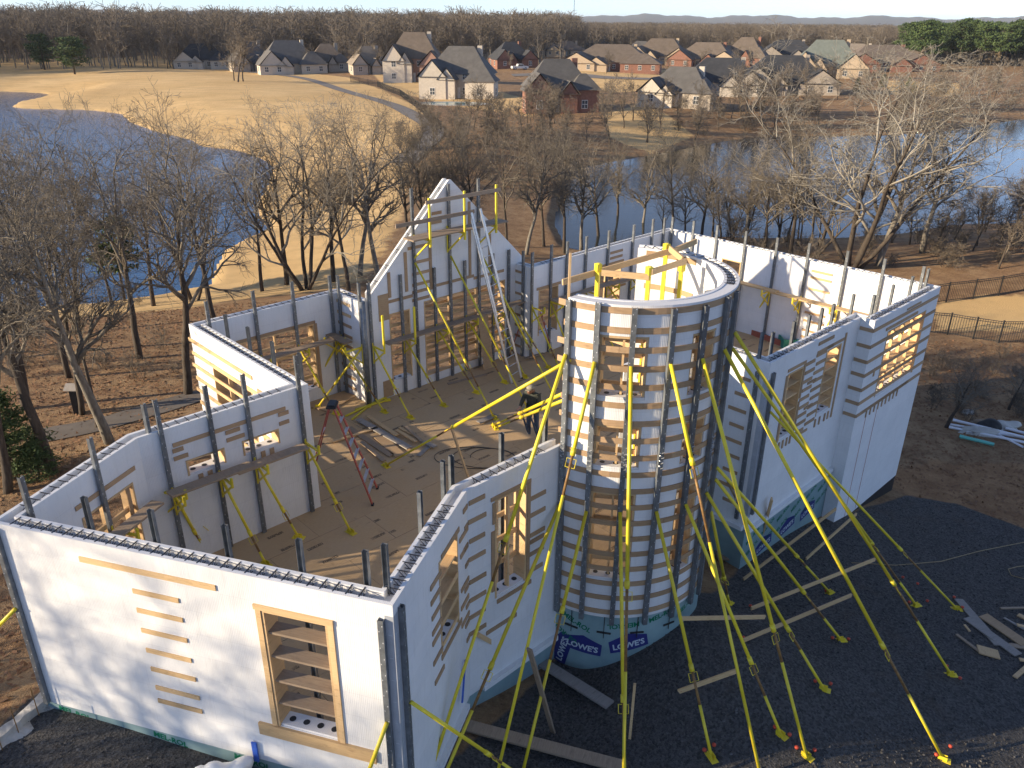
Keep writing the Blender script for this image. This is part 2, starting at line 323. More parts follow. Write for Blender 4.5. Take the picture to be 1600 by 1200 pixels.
def groundmat():
    m, t, b = newmat('ground'); geo = N(t, 'ShaderNodeNewGeometry'); P = geo.outputs['Position']
    at = N(t, 'ShaderNodeAttribute', attribute_name='zone'); sp = N(t, 'ShaderNodeSeparateColor'); t.links.new(at.outputs['Color'], sp.inputs[0])
    nb = noise(t, P, .9, 5, .7); ns = noise(t, P, 7, 5, .75); nf = noise(t, P, 38, 4, .8); nl = noise(t, P, .07, 4)
    leaf = mix(t, ramp(t, ns, ((.32, 0.), (.68, 1.))), (.16, .096, .052), (.35, .215, .115)); leaf = mix(t, ramp(t, nb, ((.42, 0.), (.66, .75))), leaf, (.44, .30, .165)); leaf = mix(t, ramp(t, nf, ((.55, 0.), (.7, .5))), leaf, (.055, .035, .022))
    mow = noise(t, mapping(t, P, (.05, .16, 1)), 3, 3); tan = mix(t, ramp(t, nl, ((.35, 0.), (.65, 1.))), (.64, .43, .195), (.74, .52, .255)); tan = mix(t, ramp(t, mow, ((.45, 0.), (.7, .55))), tan, (.49, .33, .155)); tan = mix(t, ramp(t, nb, ((.5, 0.), (.8, .25))), tan, (.38, .25, .11))
    vo = N(t, 'ShaderNodeTexVoronoi'); vo.inputs['Scale'].default_value = 24; t.links.new(P, vo.inputs['Vector'])
    gr = mix(t, ramp(t, vo.outputs['Color'], ((.1, 0.), (.9, 1.))), (.048, .047, .046), (.135, .13, .126)); gr = mix(t, ramp(t, nf, ((.60, 0.), (.72, .6))), gr, (.17, .16, .15)); gr = mix(t, ramp(t, nb, ((.56, 0.), (.74, .42))), gr, (.11, .08, .055))
    so_ = mix(t, ramp(t, nb, ((.35, 0.), (.65, 1.))), (.27, .145, .07), (.42, .25, .125)); so_ = mix(t, ramp(t, ns, ((.5, 0.), (.72, .6))), so_, (.13, .08, .05))
    def thr(s, e=.9):
        a = N(t, 'ShaderNodeMath', operation='MULTIPLY_ADD'); t.links.new(nb, a.inputs[0]); a.inputs[1].default_value = e; t.links.new(s, a.inputs[2]); return ramp(t, a.outputs[0], ((.5+e*.38, 0.), (.5+e*.62, 1.)))
    c = mix(t, thr(sp.outputs[0], .7), leaf, tan); c = mix(t, thr(sp.outputs[2]), c, so_); c = mix(t, thr(sp.outputs[1], .6), c, gr)
    far = N(t, 'ShaderNodeVectorMath', operation='LENGTH'); t.links.new(P, far.inputs[0]); fm = N(t, 'ShaderNodeMapRange'); fm.inputs[1].default_value = 330; fm.inputs[2].default_value = 600; t.links.new(far.outputs['Value'], fm.inputs[0])
    wd = mix(t, ramp(t, noise(t, P, .05, 6, .8), ((.35, 0.), (.65, 1.))), (.05, .045, .034), (.125, .105, .075)); wd = mix(t, ramp(t, noise(t, P, .004, 4), ((.5, 0.), (.62, .7))), wd, (.045, .06, .03)); c = mix(t, fm.outputs[0], c, wd)
    t.links.new(c, b.inputs['Base Color']); b.inputs['Roughness'].default_value = .95; b.inputs['Specular IOR Level'].default_value = .2
    h = N(t, 'ShaderNodeMath', operation='ADD'); t.links.new(nf, h.inputs[0]); t.links.new(vo.outputs['Distance'], h.inputs[1]); bump(t, b, h.outputs[0], .8, .05); return m
me.materials.append(groundmat()); setp(link('ground', me), 'terrain of leaf litter, dry golf grass and dark gravel', None, None, 'structure')

# ------------------------------------------------------------------ water
def watermat(name, c, rough, bs=.35, sp=.5):
    m, t, b = newmat(name); geo = N(t, 'ShaderNodeNewGeometry'); P = geo.outputs['Position']
    b.inputs['Base Color'].default_value = (*c, 1); b.inputs['Roughness'].default_value = rough; b.inputs['IOR'].default_value = 1.33; b.inputs['Specular IOR Level'].default_value = sp
    n1 = noise(t, mapping(t, P, (1.2, 2.4, 1)), 1.1, 4, .65); bump(t, b, n1, bs, .12); return m
M['water_l'] = watermat('wind_rippled_water', (.016, .07, .17), .1); M['water_r'] = watermat('calm_water', (.03, .034, .030), .05, .09, .26)
for L, mt, lb in ((LAKES[0], M['water_l'], 'deep blue lake reaching into the dry golf course'), (LAKES[1], M['water_r'], 'grey blue pond behind the bare trees')):
    bm = bmesh.new(); c0 = L.mean(0); big = []
    for p, q, r_ in zip(np.roll(L, 1, 0), L, np.roll(L, -1, 0)):
        d = r_-p; n = np.array([d[1], -d[0]]); n /= np.linalg.norm(n); big.append(q)
    ar = sum(L[i][0]*L[(i+1) % len(L)][1]-L[(i+1) % len(L)][0]*L[i][1] for i in range(len(L))); sg = 1 if ar > 0 else -1
    vv = []
    for p, q, r_ in zip(np.roll(L, 1, 0), L, np.roll(L, -1, 0)):
        d = r_-p; n = np.array([d[1], -d[0]])*sg; n /= np.linalg.norm(n); vv.append(bm.verts.new((*(q+n*.6), LAKE_Z)))
    f = bm.faces.new(vv); f.normal_update()
    if f.normal.z < 0: f.normal_flip()
    bmesh.ops.triangulate(bm, faces=bm.faces[:]); wm = bpy.data.meshes.new('lake'); bm.to_mesh(wm); wm.materials.append(mt)
    setp(link('lake', wm), lb, None, None, 'structure')

# ------------------------------------------------------------------ paths
M['asphalt'] = generic('path_asphalt', (.16, .145, .13), (.21, .19, .17), .8, .9)
M['dirtpath'] = generic('earth_path', (.12, .10, .08), (.17, .145, .12), 1.2, .95)
def strip(name, px, w, mt, label, lift=.03, sub=4):
    P = [ground(x, y)[:2] for x, y in px]; Q = []
    for i in range(len(P)-1):                # smooth through the points
        p0, p1, p2, p3 = P[max(i-1, 0)], P[i], P[i+1], P[min(i+2, len(P)-1)]
        for k in range(sub*3):
            t_ = k/(sub*3); Q.append(.5*((2*p1)+(-p0+p2)*t_+(2*p0-5*p1+4*p2-p3)*t_**2+(-p0+3*p1-3*p2+p3)*t_**3))
    Q.append(P[-1]); mb = MB(); rows = []
    for i, q in enumerate(Q):
        d = Q[min(i+1, len(Q)-1)]-Q[max(i-1, 0)]; n = np.array([-d[1], d[0]])/np.linalg.norm(d)
        rows.append([np.array([*(q+n*w*s), tzf(*(q+n*w*s))+lift]) for s in (-.5, -.17, .17, .5)])
    for a, b in zip(rows[:-1], rows[1:]):
        for k in range(3): mb.face((a[k+1], a[k], b[k], b[k+1]))
    o = mb.build(name, mt, smooth=True); setp(o, label, None, None, 'structure'); return o
strip('cart_path', [(380,112),(470,122),(530,140),(600,160),(650,183),(676,200),(672,218),(655,232),(630,255)], 3.0, M['asphalt'], 'grey cart path curving across the golf course', .1)
strip('earth_path', [(60,682),(150,665),(240,640),(300,622),(345,612)], 1.5, M['dirtpath'], 'grey brown footpath behind the left wall', .03)
strip('road', [(800,118),(880,116),(960,122),(1060,124),(1120,120)], 7, M['asphalt'], 'suburban street between the brick house and the tan houses', .12)
# ================================================================== the house: foam form walls
ZT = 3.2; TH = .30; PN = .068
_L2 = None
def isect(p, d, q, e):
    A_ = np.array([d, -e]).T; t, _ = np.linalg.solve(A_, q-p); return p+d*t
CH0 = [uv(14.0, 10.46), uv(16.66, 10.46), uv(16.66, 8.4), uv(21.46, 8.4), uv(21.46, 8.0), uv(26.1, 8.0), uv(26.1, 18.25), uv(18.44, 18.25), uv(18.44, 18.95), uv(12.35, 18.95), uv(12.35, 20.3), uv(7.7, 20.3), uv(7.7, 15.1),
       isect(uv(0, 15.1), UU, ab(0, -10.98), AA), ab(8.05, -10.98), ab(8.05, -4.0), isect(uv(0, 9.05), UU, ab(0, -4.0), AA), uv(10.15, 9.05)]
WN = ['entry_wall', 'entry_side', 'right_front', 'right_jog', 'right_bay', 'right_end', 'back', 'back_jog', 'gable', 'nook_right', 'nook_back', 'nook_left', 'left_back', 'left_side', 'front', 'front_right', 'tower_side']
ZB = dict(entry_wall=-.5, entry_side=-1.55, right_front=-1.62, right_jog=-3.5, right_bay=-3.55, right_end=-3.55, front=-.62, front_right=-1.5, tower_side=-1.52)
class Wall: pass
WL = {}
for i, nm in enumerate(WN):
    w = Wall(); w.name = nm; w.i = i; w.p, w.q = CH0[i], CH0[i+1]; d = w.q-w.p; w.len = np.linalg.norm(d); w.d = d/w.len; w.n = np.array([-w.d[1], w.d[0]])   # n points indoors
    w.zb = ZB.get(nm, -.4); w.op = []; w.parts = []; w.rot = math.atan2(w.d[1], w.d[0]); WL[nm] = w
def miter(i, off):                           # chain vertex i moved indoors by off
    if i == 0: return CH0[0]+WL[WN[0]].n*off
    if i == len(CH0)-1: return CH0[-1]+WL[WN[-1]].n*off
    n1, n2 = WL[WN[i-1]].n, WL[WN[i]].n; return CH0[i]+off*(n1+n2)/(1+n1@n2)
def wp(w, s, off, z): p = w.p+w.d*s+w.n*off; return np.array([p[0], p[1], z])
def wpx(w, px, off):                         # pixel -> (s, z) on the wall plane at inward offset off
    w = WL[w] if isinstance(w, str) else w; p = onplane(px[0], px[1], w.p+w.n*off, w.n); return float((p[:2]-w.p)@w.d), float(p[2])
def face_off(side): return 0. if side == 'o' else TH
def opening(wn, side, tl, br):
    a, b = wpx(wn, tl, face_off(side)), wpx(wn, br, face_off(side)); return (min(a[0], b[0]), max(a[0], b[0]), min(a[1], b[1]), max(a[1], b[1]))
def add_open(wn, s0, s1, z0, z1, cross=3, vert=0, flat=True, sill=True): WL[wn].op.append((s0, s1, z0, z1, cross, vert, flat, sill))
def op_px(wn, side, tl, br, **k): add_open(wn, *opening(wn, side, tl, br), **k)

op_px('front', 'o', (408, 952), (532, 1158), cross=4)
add_open('front_right', *(lambda a, b: (a[0], b[0], .78, 2.68))(wpx('front_right', (690, 1020), 0), wpx('front_right', (714, 840), 0)), cross=3)
op_px('tower_side', 'o', (773, 786), (821, 905), cross=3)
WL['tower_side'].op[-1] = (*(lambda o: (o[0], o[1], .5, 2.72))(WL['tower_side'].op[-1]), 3, 1, False, True)
add_open('right_front', 1.0, 1.78, .72, 2.62, cross=4); add_open('right_front', 3.0, 3.85, .75, 2.7, cross=5)
_a, _b = wpx('right_bay', (1389, 520), 0), wpx('right_bay', (1416, 600), 0)
add_open('right_bay', _a[0]-.1, _b[0]+.25, .55, 2.62, cross=5, vert=3)
_a, _b = wpx('nook_left', (322, 552), 0), wpx('nook_left', (372, 612), 0)
add_open('nook_left', 1.15, 3.3, .35, 2.35, cross=4, vert=2)
op_px('left_back', 'i', (285, 697), (348, 700)); o_ = wpx('left_back', (286, 700), TH), wpx('left_back', (348, 684), TH), wpx('left_back', (375, 672), TH), wpx('left_back', (433, 652), TH)
WL['left_back'].op = [(o_[1][0], o_[0][0], 2.02, 2.38, 0, 0, False, True), (o_[3][0], o_[2][0], 2.02, 2.38, 0, 0, False, True)]
o_ = wpx('left_side', (125, 800), TH), wpx('left_side', (205, 745), TH)
WL['left_side'].op = [(min(o_[0][0], o_[1][0]), max(o_[0][0], o_[1][0]), .8, 2.42, 2, 1, False, True)]
o_ = wpx('nook_back', (370, 525), TH), wpx('nook_back', (489, 498), TH)
WL['nook_back'].op = [(o_[1][0], o_[0][0], .35, 2.42, 4, 1, False, True)]
o_ = [wpx('gable', p, TH) for p in ((607, 480), (640, 480), (662, 470), (789, 440))]
WL['gable'].op = [(o_[1][0], o_[0][0], .45, 2.65, 4, 0, False, True), (o_[3][0], o_[2][0], .25, 2.75, 7, 2, False, False)]
o_ = [wpx('back', p, TH) for p in ((842, 440), (873, 430), (935, 415), (972, 400))]
WL['back'].op = [(o_[1][0], o_[0][0], .7, 2.35, 2, 0, False, True), (o_[3][0], o_[2][0], .5, 2.5, 2, 1, False, True)]
o_ = [wpx('right_end', p, TH) for p in ((1128, 405), (1158, 412))]
WL['right_end'].op = [(min(o_[0][0], o_[1][0]), max(o_[0][0], o_[1][0]), 1.6, 2.6, 1, 0, False, True)]

def panel(mb, w, fo, bo, skip_top=False):
    """one foam leaf of a wall between inward offsets fo..bo, with its openings, mitred at both ends"""
    ss = sorted({0., w.len, *[a for o in w.op for a in o[:2]]}); zs = sorted({w.zb, ZT, *[a for o in w.op for a in o[2:4]]})
    # split long cells so that shading stays even
    def P(s, off, z):
        if s <= 1e-6: p = miter(w.i, off)
        elif s >= w.len-1e-6: p = miter(w.i+1, off)
        else: p = w.p+w.d*s+w.n*off
        return (p[0], p[1], z)
    hole = lambda a, b: any(o[0]-1e-6 <= a < o[1]-1e-6 and o[2]-1e-6 <= b < o[3]-1e-6 for o in w.op)
    for i in range(len(ss)-1):
        for j in range(len(zs)-1):
            s0, s1, z0, z1 = ss[i], ss[i+1], zs[j], zs[j+1]
            if hole(s0, z0): continue
            uq = ((s0, z0), (s1, z0), (s1, z1), (s0, z1))
            mb.face((P(s0, fo, z0), P(s1, fo, z0), P(s1, fo, z1), P(s0, fo, z1)), uq)
            mb.face((P(s1, bo, z0), P(s0, bo, z0), P(s0, bo, z1), P(s1, bo, z1)), (uq[1], uq[0], uq[3], uq[2]))
            if (j == len(zs)-2 and not skip_top) or (j < len(zs)-2 and hole(s0, zs[j+1])): mb.face((P(s0, fo, z1), P(s1, fo, z1), P(s1, bo, z1), P(s0, bo, z1)), ((s0, .02), (s1, .02), (s1, .09), (s0, .09)))
            if j == 0 or hole(s0, zs[j-1]): mb.face((P(s1, fo, z0), P(s0, fo, z0), P(s0, bo, z0), P(s1, bo, z0)), ((s1, .02), (s0, .02), (s0, .09), (s1, .09)))
            if i > 0 and hole(ss[i-1], z0): mb.face((P(s0, bo, z0), P(s0, fo, z0), P(s0, fo, z1), P(s0, bo, z1)), ((.02, z0), (.09, z0), (.09, z1), (.02, z1)))
            if i < len(ss)-2 and hole(s1, z0): mb.face((P(s1, fo, z0), P(s1, bo, z0), P(s1, bo, z1), P(s1, fo, z1)), ((.02, z0), (.09, z0), (.09, z1), (.02, z1)))
            if i == 0 and w.i == 0: mb.face((P(0, bo, z0), P(0, fo, z0), P(0, fo, z1), P(0, bo, z1)))
            if i == len(ss)-2 and w.i == len(WN)-1: mb.face((P(w.len, fo, z0), P(w.len, bo, z0), P(w.len, bo, z1), P(w.len, fo, z1)))
HOUSE = empty('unfinished_house', (1.5, 17, 0), 'unfinished house of white foam form walls with a round tower', 'house')
wobj = {}
GAP = [(0.02, ZT-.02), (3.045, 6.29), (6.07, ZT-.02)]     # gable outline along the wall
for nm, w in WL.items():
    mb = MB()
    for fo, bo in ((0, PN), (TH-PN, TH)): panel(mb, w, fo, bo, nm == 'gable')
    if nm == 'gable':
        for fo, bo in ((0, PN), (TH-PN, TH)):
            pr = [(fo if 0 else .0, ZT), (.0, ZT+.18), (w.len/2-.02, 6.27), (w.len/2+.06, 6.27), (w.len, ZT+.18), (w.len, ZT)]
            F = [wp(w, s, fo, z) for s, z in pr]; B_ = [wp(w, s, bo, z) for s, z in pr]
            mb.face(F, pr); mb.face(B_[::-1], pr[::-1])
            for k in range(1, len(pr)-1): mb.face((F[k], B_[k], B_[k+1], F[k+1])[::-1], ((0, 0), (.07, 0), (.07, .05), (0, .05)))
            for k in (0, len(pr)-2): mb.face((F[k], B_[k], B_[k+1], F[k+1])[::-1])
    if nm != 'gable':                        # added foam face near the top, makes the deep dark cavity look lighter
        a_, b_, c_, d_ = miter(w.i, PN), miter(w.i+1, PN), miter(w.i+1, TH-PN), miter(w.i, TH-PN); mb.face([(*p_, ZT-.13) for p_ in (a_, b_, c_, d_)])
    wobj[nm] = mb.build('wall', M['foam'], HOUSE)
# webs that tie the two leaves
wm = MB()
for z in (-.1,): wm.bar((0, PN-.02, z), (0, TH-PN+.02, z), .01, .01)
wm.bar((0, PN-.03, .004), (0, TH-PN+.03, .004), .018, .012)
for a, b in ((PN, .15), (.15, TH-PN)): wm.bar((0, a, -.1), (0, b, -.015), .007, .008)
WEB = wm.mesh('web', M['web'])
def webs(nm, pitch=.2032, s0=.35, s1=None, z=ZT):
    w = WL[nm]; s1 = w.len-.35 if s1 is None else s1; s = s0
    while s < s1:
        link('web', WEB, wobj[nm], wp(w, s, 0, z-.006), w.rot); s += pitch
for nm in WN:
    if nm not in ('gable', 'back_jog', 'right_jog', 'entry_wall'): webs(nm)
webs('right_jog', s0=.12, s1=.35)
w = WL['gable']
for k in range(14):
    sd = 1 if k < 7 else -1; f = (k % 7+.6)/7.4; s = w.len/2+sd*f*(w.len/2)+.02; z = 6.27-(6.27-ZT-.18)*f
    o = link('web', WEB, wobj['gable'], wp(w, s, 0, z-.01), w.rot)
# thin wire trusses lying between the webs of the front wall
for nm, z in (('front', ZT-.02), ('entry_side', ZT+.004), ('nook_right', ZT-.01)):
    w = WL[nm]; mb = MB(); s = .3; k = 0
    while s < w.len-.3:
        a, b = (PN+.012, TH-PN-.012)[::1 if k % 2 else -1]; mb.tube([wp(w, s, a, z), wp(w, s+.1, b, z)], .0035, 3, False); s += .1; k += 1
    for o_ in (PN+.02, TH-PN-.02): mb.tube([wp(w, .3, o_, z), wp(w, w.len-.3, o_, z)], .004, 3, False)
    mb.build('wire_truss', M['wire'], wobj[nm])
# timber bucks in the openings
def piece(nm, name, a, b, c, d, e, f, mt):   # s a..b, inward c..d, z e..f
    w = WL[nm]; mb = MB(); mb.frame(wp(w, a, c, e), np.r_[w.d*(b-a), 0], np.r_[w.n*(d-c), 0], (0, 0, f-e)); return mb.build(name, mt, wobj[nm])
for nm, w in WL.items():
    for (s0, s1, z0, z1, cross, vert, flat, sill) in w.op:
        T = .04; lo = -.012; hi = TH+.012; g = .002
        piece(nm, 'window_head', s0+g, s1-g, lo, hi, z1-T, z1-g, M['lumber'])
        for a in (s0+g, s1-T): piece(nm, 'window_jamb', a, a+T-g, lo, hi, z0+g+(.0 if not sill else .002), z1-T-g, M['lumber'])
        piece(nm, 'window_sill', s0+T+g, s1-T-g, .02, TH-.02, z0+g, z0+T, M['foam'] if sill else M['lumber'])
        if sill and s1-s0 > .5:              # pour holes: flat black discs stand for their shaded inside
            k = int((s1-s0-.1)/.2)
            for j in range(k):
                mb = MB(); c = wp(w, s0+.05+(j+.5)*(s1-s0-.1)/k, TH/2, z0+T); mb.tube([c+(0, 0, .0005), c+(0, 0, .004)], .055, 12); mb.build('painted_pour_hole', M['blackpl'], wobj[nm])
        for j in range(cross):
            z = z0+(j+1)*(z1-z0)/(cross+1)+random.uniform(-.03, .03)
            if flat: piece(nm, 'cross_brace', s0+T+g, s1-T-g, .03, TH-.03, z-.02, z+.02, M['oldwood'] if nm == 'front' else M['lumber'])
            else: piece(nm, 'cross_brace', s0+T+g, s1-T-g, TH-.10, TH-.06, z-.05, z+.05, M['lumber'])
        for j in range(vert):
            s = s0+(j+1)*(s1-s0)/(vert+1); piece(nm, 'window_post', s-.02, s+.02, .06, .15, z0+T+g, z1-T-g, M['lumber'])
def board(nm, side, p, q, h=.09, t=.02, mt='strip', z=None, name='board'):
    off = face_off(side); a, b = wpx(nm, p, off), wpx(nm, q, off); zz = (a[1]+b[1])/2 if z is None else z
    sboard(nm, side, a[0], b[0], zz, h, t, mt, name)
def sboard(nm, side, s0, s1, z, h=.09, t=.02, mt='strip', name='board'):
    s0, s1 = min(s0, s1), max(s0, s1); g = .002; c, d = ((-t-g, -g) if side == 'o' else (TH+g, TH+t+g))
    piece(nm, name, s0, s1, c, d, z-h/2, z+h/2, M[mt])
def vboard(nm, side, p, z0, z1, h=.09, mt='strip'):
    s = wpx(nm, p, face_off(side))[0]; g = .0025; t = .02; c, d = ((-t-g, -g) if side == 'o' else (TH+g, TH+t+g)); piece(nm, 'board', s-h/2, s+h/2, c, d, z0, z1, M[mt])
Z3 = lambda ox, oy, k: (lambda x, y: (ox+x*k, oy+y*k))
# front wall
g = Z3(0, 795, .3375)
board('front', 'o', g(370, 230), g(1000, 365), .1, mt='lumber')
for a, b in (((618,383),(828,418)), ((637,468),(848,512)), ((658,562),(868,605)), ((680,652),(888,700)), ((702,738),(908,788)), ((725,828),(925,870)), ((735,886),(938,935))): board('front', 'o', g(*a), g(*b), .085, mt='lumber')
s0, s1, z0, z1 = WL['front'].op[0][:4]
sboard('front', 'o', s0-.12, s1+.1, z1+.045, .09, .03, 'lumber'); sboard('front', 'o', s0-.35, s1+.62, z0-.13, .24, .045, 'lumber', 'sill_plank')
for s in (s0-.05, s1+.05): piece('front', 'board', s-.045, s+.045, -.027, -.002, z0+.0, z1-.005, M['lumber'])
# front right wall
g = Z3(560, 880, .16667)
for a, b in (((670,240),(770,80)), ((675,385),(765,230)), ((685,525),(775,365)), ((690,670),(775,510)), ((692,765),(780,600)), ((700,945),(785,790)), ((715,1130),(800,960)), ((960,265),(1030,130)), ((960,440),(1030,290)), ((965,600),(1035,450))): board('front_right', 'o', g(*a), g(*b))
g = Z3(640, 680, .1625)
for a, b in (((475,1015),(555,890)), ((485,1175),(555,1050)), ((300,1170),(470,905))): board('front_right', 'o', g(*a), g(*b))
Lf = WL['front_right'].len; s0, s1, z0, z1 = WL['front_right'].op[0][:4]
rowz = []
for a, b in (((732,787),(757,774)), ((731,816),(759,803)), ((733,847),(757,833)), ((732,875),(758,861)), ((733,910),(759,896)), ((733,938),(759,925)), ((732,965),(758,952)), ((731,991),(759,977))):
    board('tower_side', 'o', a, b); z = (wpx('tower_side', a, 0)[1]+wpx('tower_side', b, 0)[1])/2; rowz.append(z)
for k, z in enumerate(rowz): sboard('front_right', 'o', Lf-(.16 if k % 2 else .22), Lf-.01, z-.02)
for z in (.95, 1.4, 1.85): sboard('front_right', 'o', s0+.02, s1-.02, z, .09, .02, 'lumber')
sboard('front_right', 'o', s0-.02, s1+.12, z0-.06, .1)
# tower side wall
g1, g2 = Z3(640, 680, .1625), Z3(640, 850, .1625)
for a, b, gg in (((1160,610),(1305,540),g1), ((1155,775),(1300,700),g1), ((1155,965),(1295,890),g1), ((1155,1035),(1290,950),g1), ((1150,1150),(1285,1070),g1), ((1165,255),(1275,185),g2), ((735,860),(1025,670),g2)): board('tower_side', 'o', gg(*a), gg(*b))
s0, s1, z0, z1 = WL['tower_side'].op[0][:4]
sboard('tower_side', 'o', s0-.1, s1+.09, z1+.04, .08); sboard('tower_side', 'o', s0+.05, s1+.15, z0-.1, .09)
for s, a, b in ((s0-.05, z0+.2, z1-.65), (s0-.02, z1-.5, z1-.05), (s1+.045, z0, z1-.005)): piece('tower_side', 'board', s-.04, s+.04, -.022, -.002, a, b, M['strip'])
# right front wall: stepped rows of short boards between the two windows
rz = np.linspace(.62, 2.62, 9)
for k, z in enumerate(rz):
    a = 1.86+.05*(k % 2); sboard('right_front', 'o', a, a+.5, z); sboard('right_front', 'o', a+.56, 2.95, z+.10)
    if k % 3 == 0: sboard('right_front', 'o', a+.3, a+.75, z-.11, .07)
for a, b in (((1279,538),(1303,525)), ((1277,552),(1302,538))): board('right_front', 'o', a, b)
for s, a, b in ((.94, .7, 2.6), (1.83, .75, 1.6), (1.83, 1.7, 2.66), (4.02, .4, 2.95)): piece('right_front', 'board', s-.04, s+.04, -.022, -.0022, a, b, M['strip'])
sboard('right_front', 'o', .95, 1.87, 2.72, .08); sboard('right_front', 'o', 2.96, 3.95, 2.80, .08)
for s in (1.1, 1.3, 1.5, 1.68, 3.05, 3.3, 3.6, 3.8): piece('right_front', 'board', s-.035, s+.035, -.022, -.002, .42, .66, M['strip'])
# right bay: long rows that wrap round the jog
bz = [wpx('right_bay', p, 0)[1] for p in ((1367, 516), (1359, 543), (1355, 566), (1351, 587), (1347, 609), (1343, 630), (1338, 650))]
for k, z in enumerate(bz):
    sboard('right_bay', 'o', .0, WL['right_bay'].len-.02, z, .1); sboard('right_jog', 'o', .03, .40, z, .1)
sboard('right_bay', 'o', .9, 3.1, 2.72, .09); sboard('right_bay', 'o', 2.2, 3.2, 3.02, .06); sboard('right_bay', 'o', .35, 3.6, .3, .09)
s0, s1 = WL['right_bay'].op[0][:2]
for k in range(9): piece('right_bay', 'board', s0-.35+k*.27-.03, s0-.35+k*.27+.03, -.022, -.002, .02, .25, M['strip'])
piece('right_bay', 'board', s0-.45, s0-.38, -.0222, -.002, 1.36, 1.62, M['strip'])
for s in (.75, 1.5):
    mb = MB(); mb.tube([wp(WL['right_bay'], s, -.004, -3.5), wp(WL['right_bay'], s+.02, -.004, .1)], .006, 4); mb.build('chalk_line', M['string'], wobj['right_bay'])
for z in np.linspace(-.9, 2.6, 9): sboard('entry_side', 'o', 1.2+random.uniform(-.1, .1), WL['entry_side'].len-.45, z, .09)
# nook left wall (outside face, sunlit boards across the window)
for k, z in enumerate(np.linspace(.2, 2.75, 8)): sboard('nook_left', 'o', -.12 if k % 2 else -.02, 3.4+(.5 if k % 3 == 0 else 0), z, .1, .025, 'lumber')
for z in (2.5, 1.9, 1.2): sboard('nook_left', 'o', 3.6, 4.5, z, .09)
# left back wall (indoor face)
g = Z3(200, 560, .1875)
for a, b in (((370,720),(1310,420)), ((370,775),(460,745)), ((380,838),(500,800)), ((1250,472),(1335,442)), ((1260,552),(1340,512)), ((810,625),(930,580)), ((820,685),(970,632))): board('left_back', 'i', g(*a), g(*b))
for x, y in ((580, 830), (660, 810), (1107, 655), (1180, 628)): vboard('left_back', 'i', g(x, y), 1.72, 1.98, .1)
g = Z3(0, 700, .2); board('left_side', 'i', g(585, 470), g(1050, 160)); vboard('left_side', 'i', g(990, 320), .9, 2.38)
# nook back, nook right
s0, s1, z0, z1 = WL['nook_back'].op[0][:4]; sboard('nook_back', 'i', s0-.05, s1+.05, z1+.05); piece('nook_back', 'board', s0-.1, s0-.01, TH+.002, TH+.022, z0, z1, M['strip'])
for k, z in enumerate(np.linspace(.25, 2.95, 9)): sboard('nook_right', 'i', .36, 1.2, z, .09, .02, 'lumber' if z > 2.3 else 'strip')
# gable (indoor face)
g = Z3(560, 270, .1875)
for x0, y0, x1, y1 in ((580,310,610,970), (915,240,935,870), (1085,510,1100,800), (388,660,400,990), (247,830,262,1040)):
    a, b = wpx('gable', g(x0, y0), TH), wpx('gable', g(x1, y1), TH); vboard('gable', 'i', g((x0+x1)/2, (y0+y1)/2), b[1], a[1], .1)
for y in (740, 835, 925, 985, 1050): board('gable', 'i', g(448, y+8), g(590, y-16))
for a, b in (((610,935),(960,868)), ((960,868),(1210,822)), ((410,640),(580,590)), ((610,345),(690,322)), ((600,420),(690,400)), ((245,1070),(450,1030))): board('gable', 'i', g(*a), g(*b))
s0, s1, z0, z1 = WL['gable'].op[1][:4]
for k in range(6): sboard('gable', 'o', s0-.1, s1+.1, z0+.2+k*.4, .1, .025, 'lumber')
sboard('gable', 'i', 5.5, 5.86, 2.9, .8, .012, 'ply'); sboard('gable', 'i', 5.5, 5.86, .3, .55, .012, 'ply')
for k, z in enumerate(np.linspace(.3, 2.95, 8)): sboard('back_jog', 'i', .05, .62, z, .08)
s0, s1, z0, z1 = WL['back'].op[0][:4]
for o_ in WL['back'].op: sboard('back', 'i', o_[0]-.1, o_[1]+.1, o_[3]+.05)
for s, z in ((3.2, 2.95), (3.2, 2.75), (3.1, 2.3), (2.9, 1.6), (4.6, 1.2), (5.1, .8)): sboard('back', 'i', s, s+.7, z)
for k, z in enumerate((2.88, 2.65, 2.25, 1.4, 1.1, .75, .5)):
    a = wpx('right_end', (1266, 410), TH)[0]; sboard('right_end', 'i', a-.85, a-.1, z, .08, .02, 'lumber' if z > 2 else 'strip')

# ------------------------------------------------------------------ foundation skirt with membrane
def skirt(nm, z0, z1, off, mt, name='foundation'):
    w = WL[nm]; mb = MB(); a, b, c, d = miter(w.i, off), miter(w.i+1, off), miter(w.i+1, off+.25), miter(w.i, off+.25); P = lambda p, z: (p[0], p[1], z)
    mb.face((P(a, z0), P(b, z0), P(b, z1), P(a, z1)), ((0, z0), (w.len, z0), (w.len, z1), (0, z1))); mb.face((P(c, z0), P(d, z0), P(d, z1), P(c, z1))); mb.face((P(a, z1), P(b, z1), P(c, z1), P(d, z1)))
    mb.face((P(b, z0), P(c, z0), P(c, z1), P(b, z1))); mb.face((P(d, z0), P(a, z0), P(a, z1), P(d, z1)))
    return mb.build(name, mt, HOUSE)
for nm, w in WL.items():
    mt = M['tar'] if nm in ('right_bay', 'right_end', 'right_jog') else (M['memb'] if nm in ('front', 'front_right', 'tower_side', 'right_front', 'entry_side') else M['concrete'])
    skirt(nm, -6.2, w.zb-.003, .012, mt)
for nm in ('right_front', 'tower_side', 'front_right', 'entry_side'):
    w = WL[nm]; lo = .03 if nm != 'right_front' else .03; hi = w.len-(.06 if nm != 'front_right' else .3)
    if nm == 'tower_side': lo = .3
    piece(nm, 'brick_ledge', lo, hi, -.10, -.003, w.zb-.02, w.zb+.10, M['foam'])
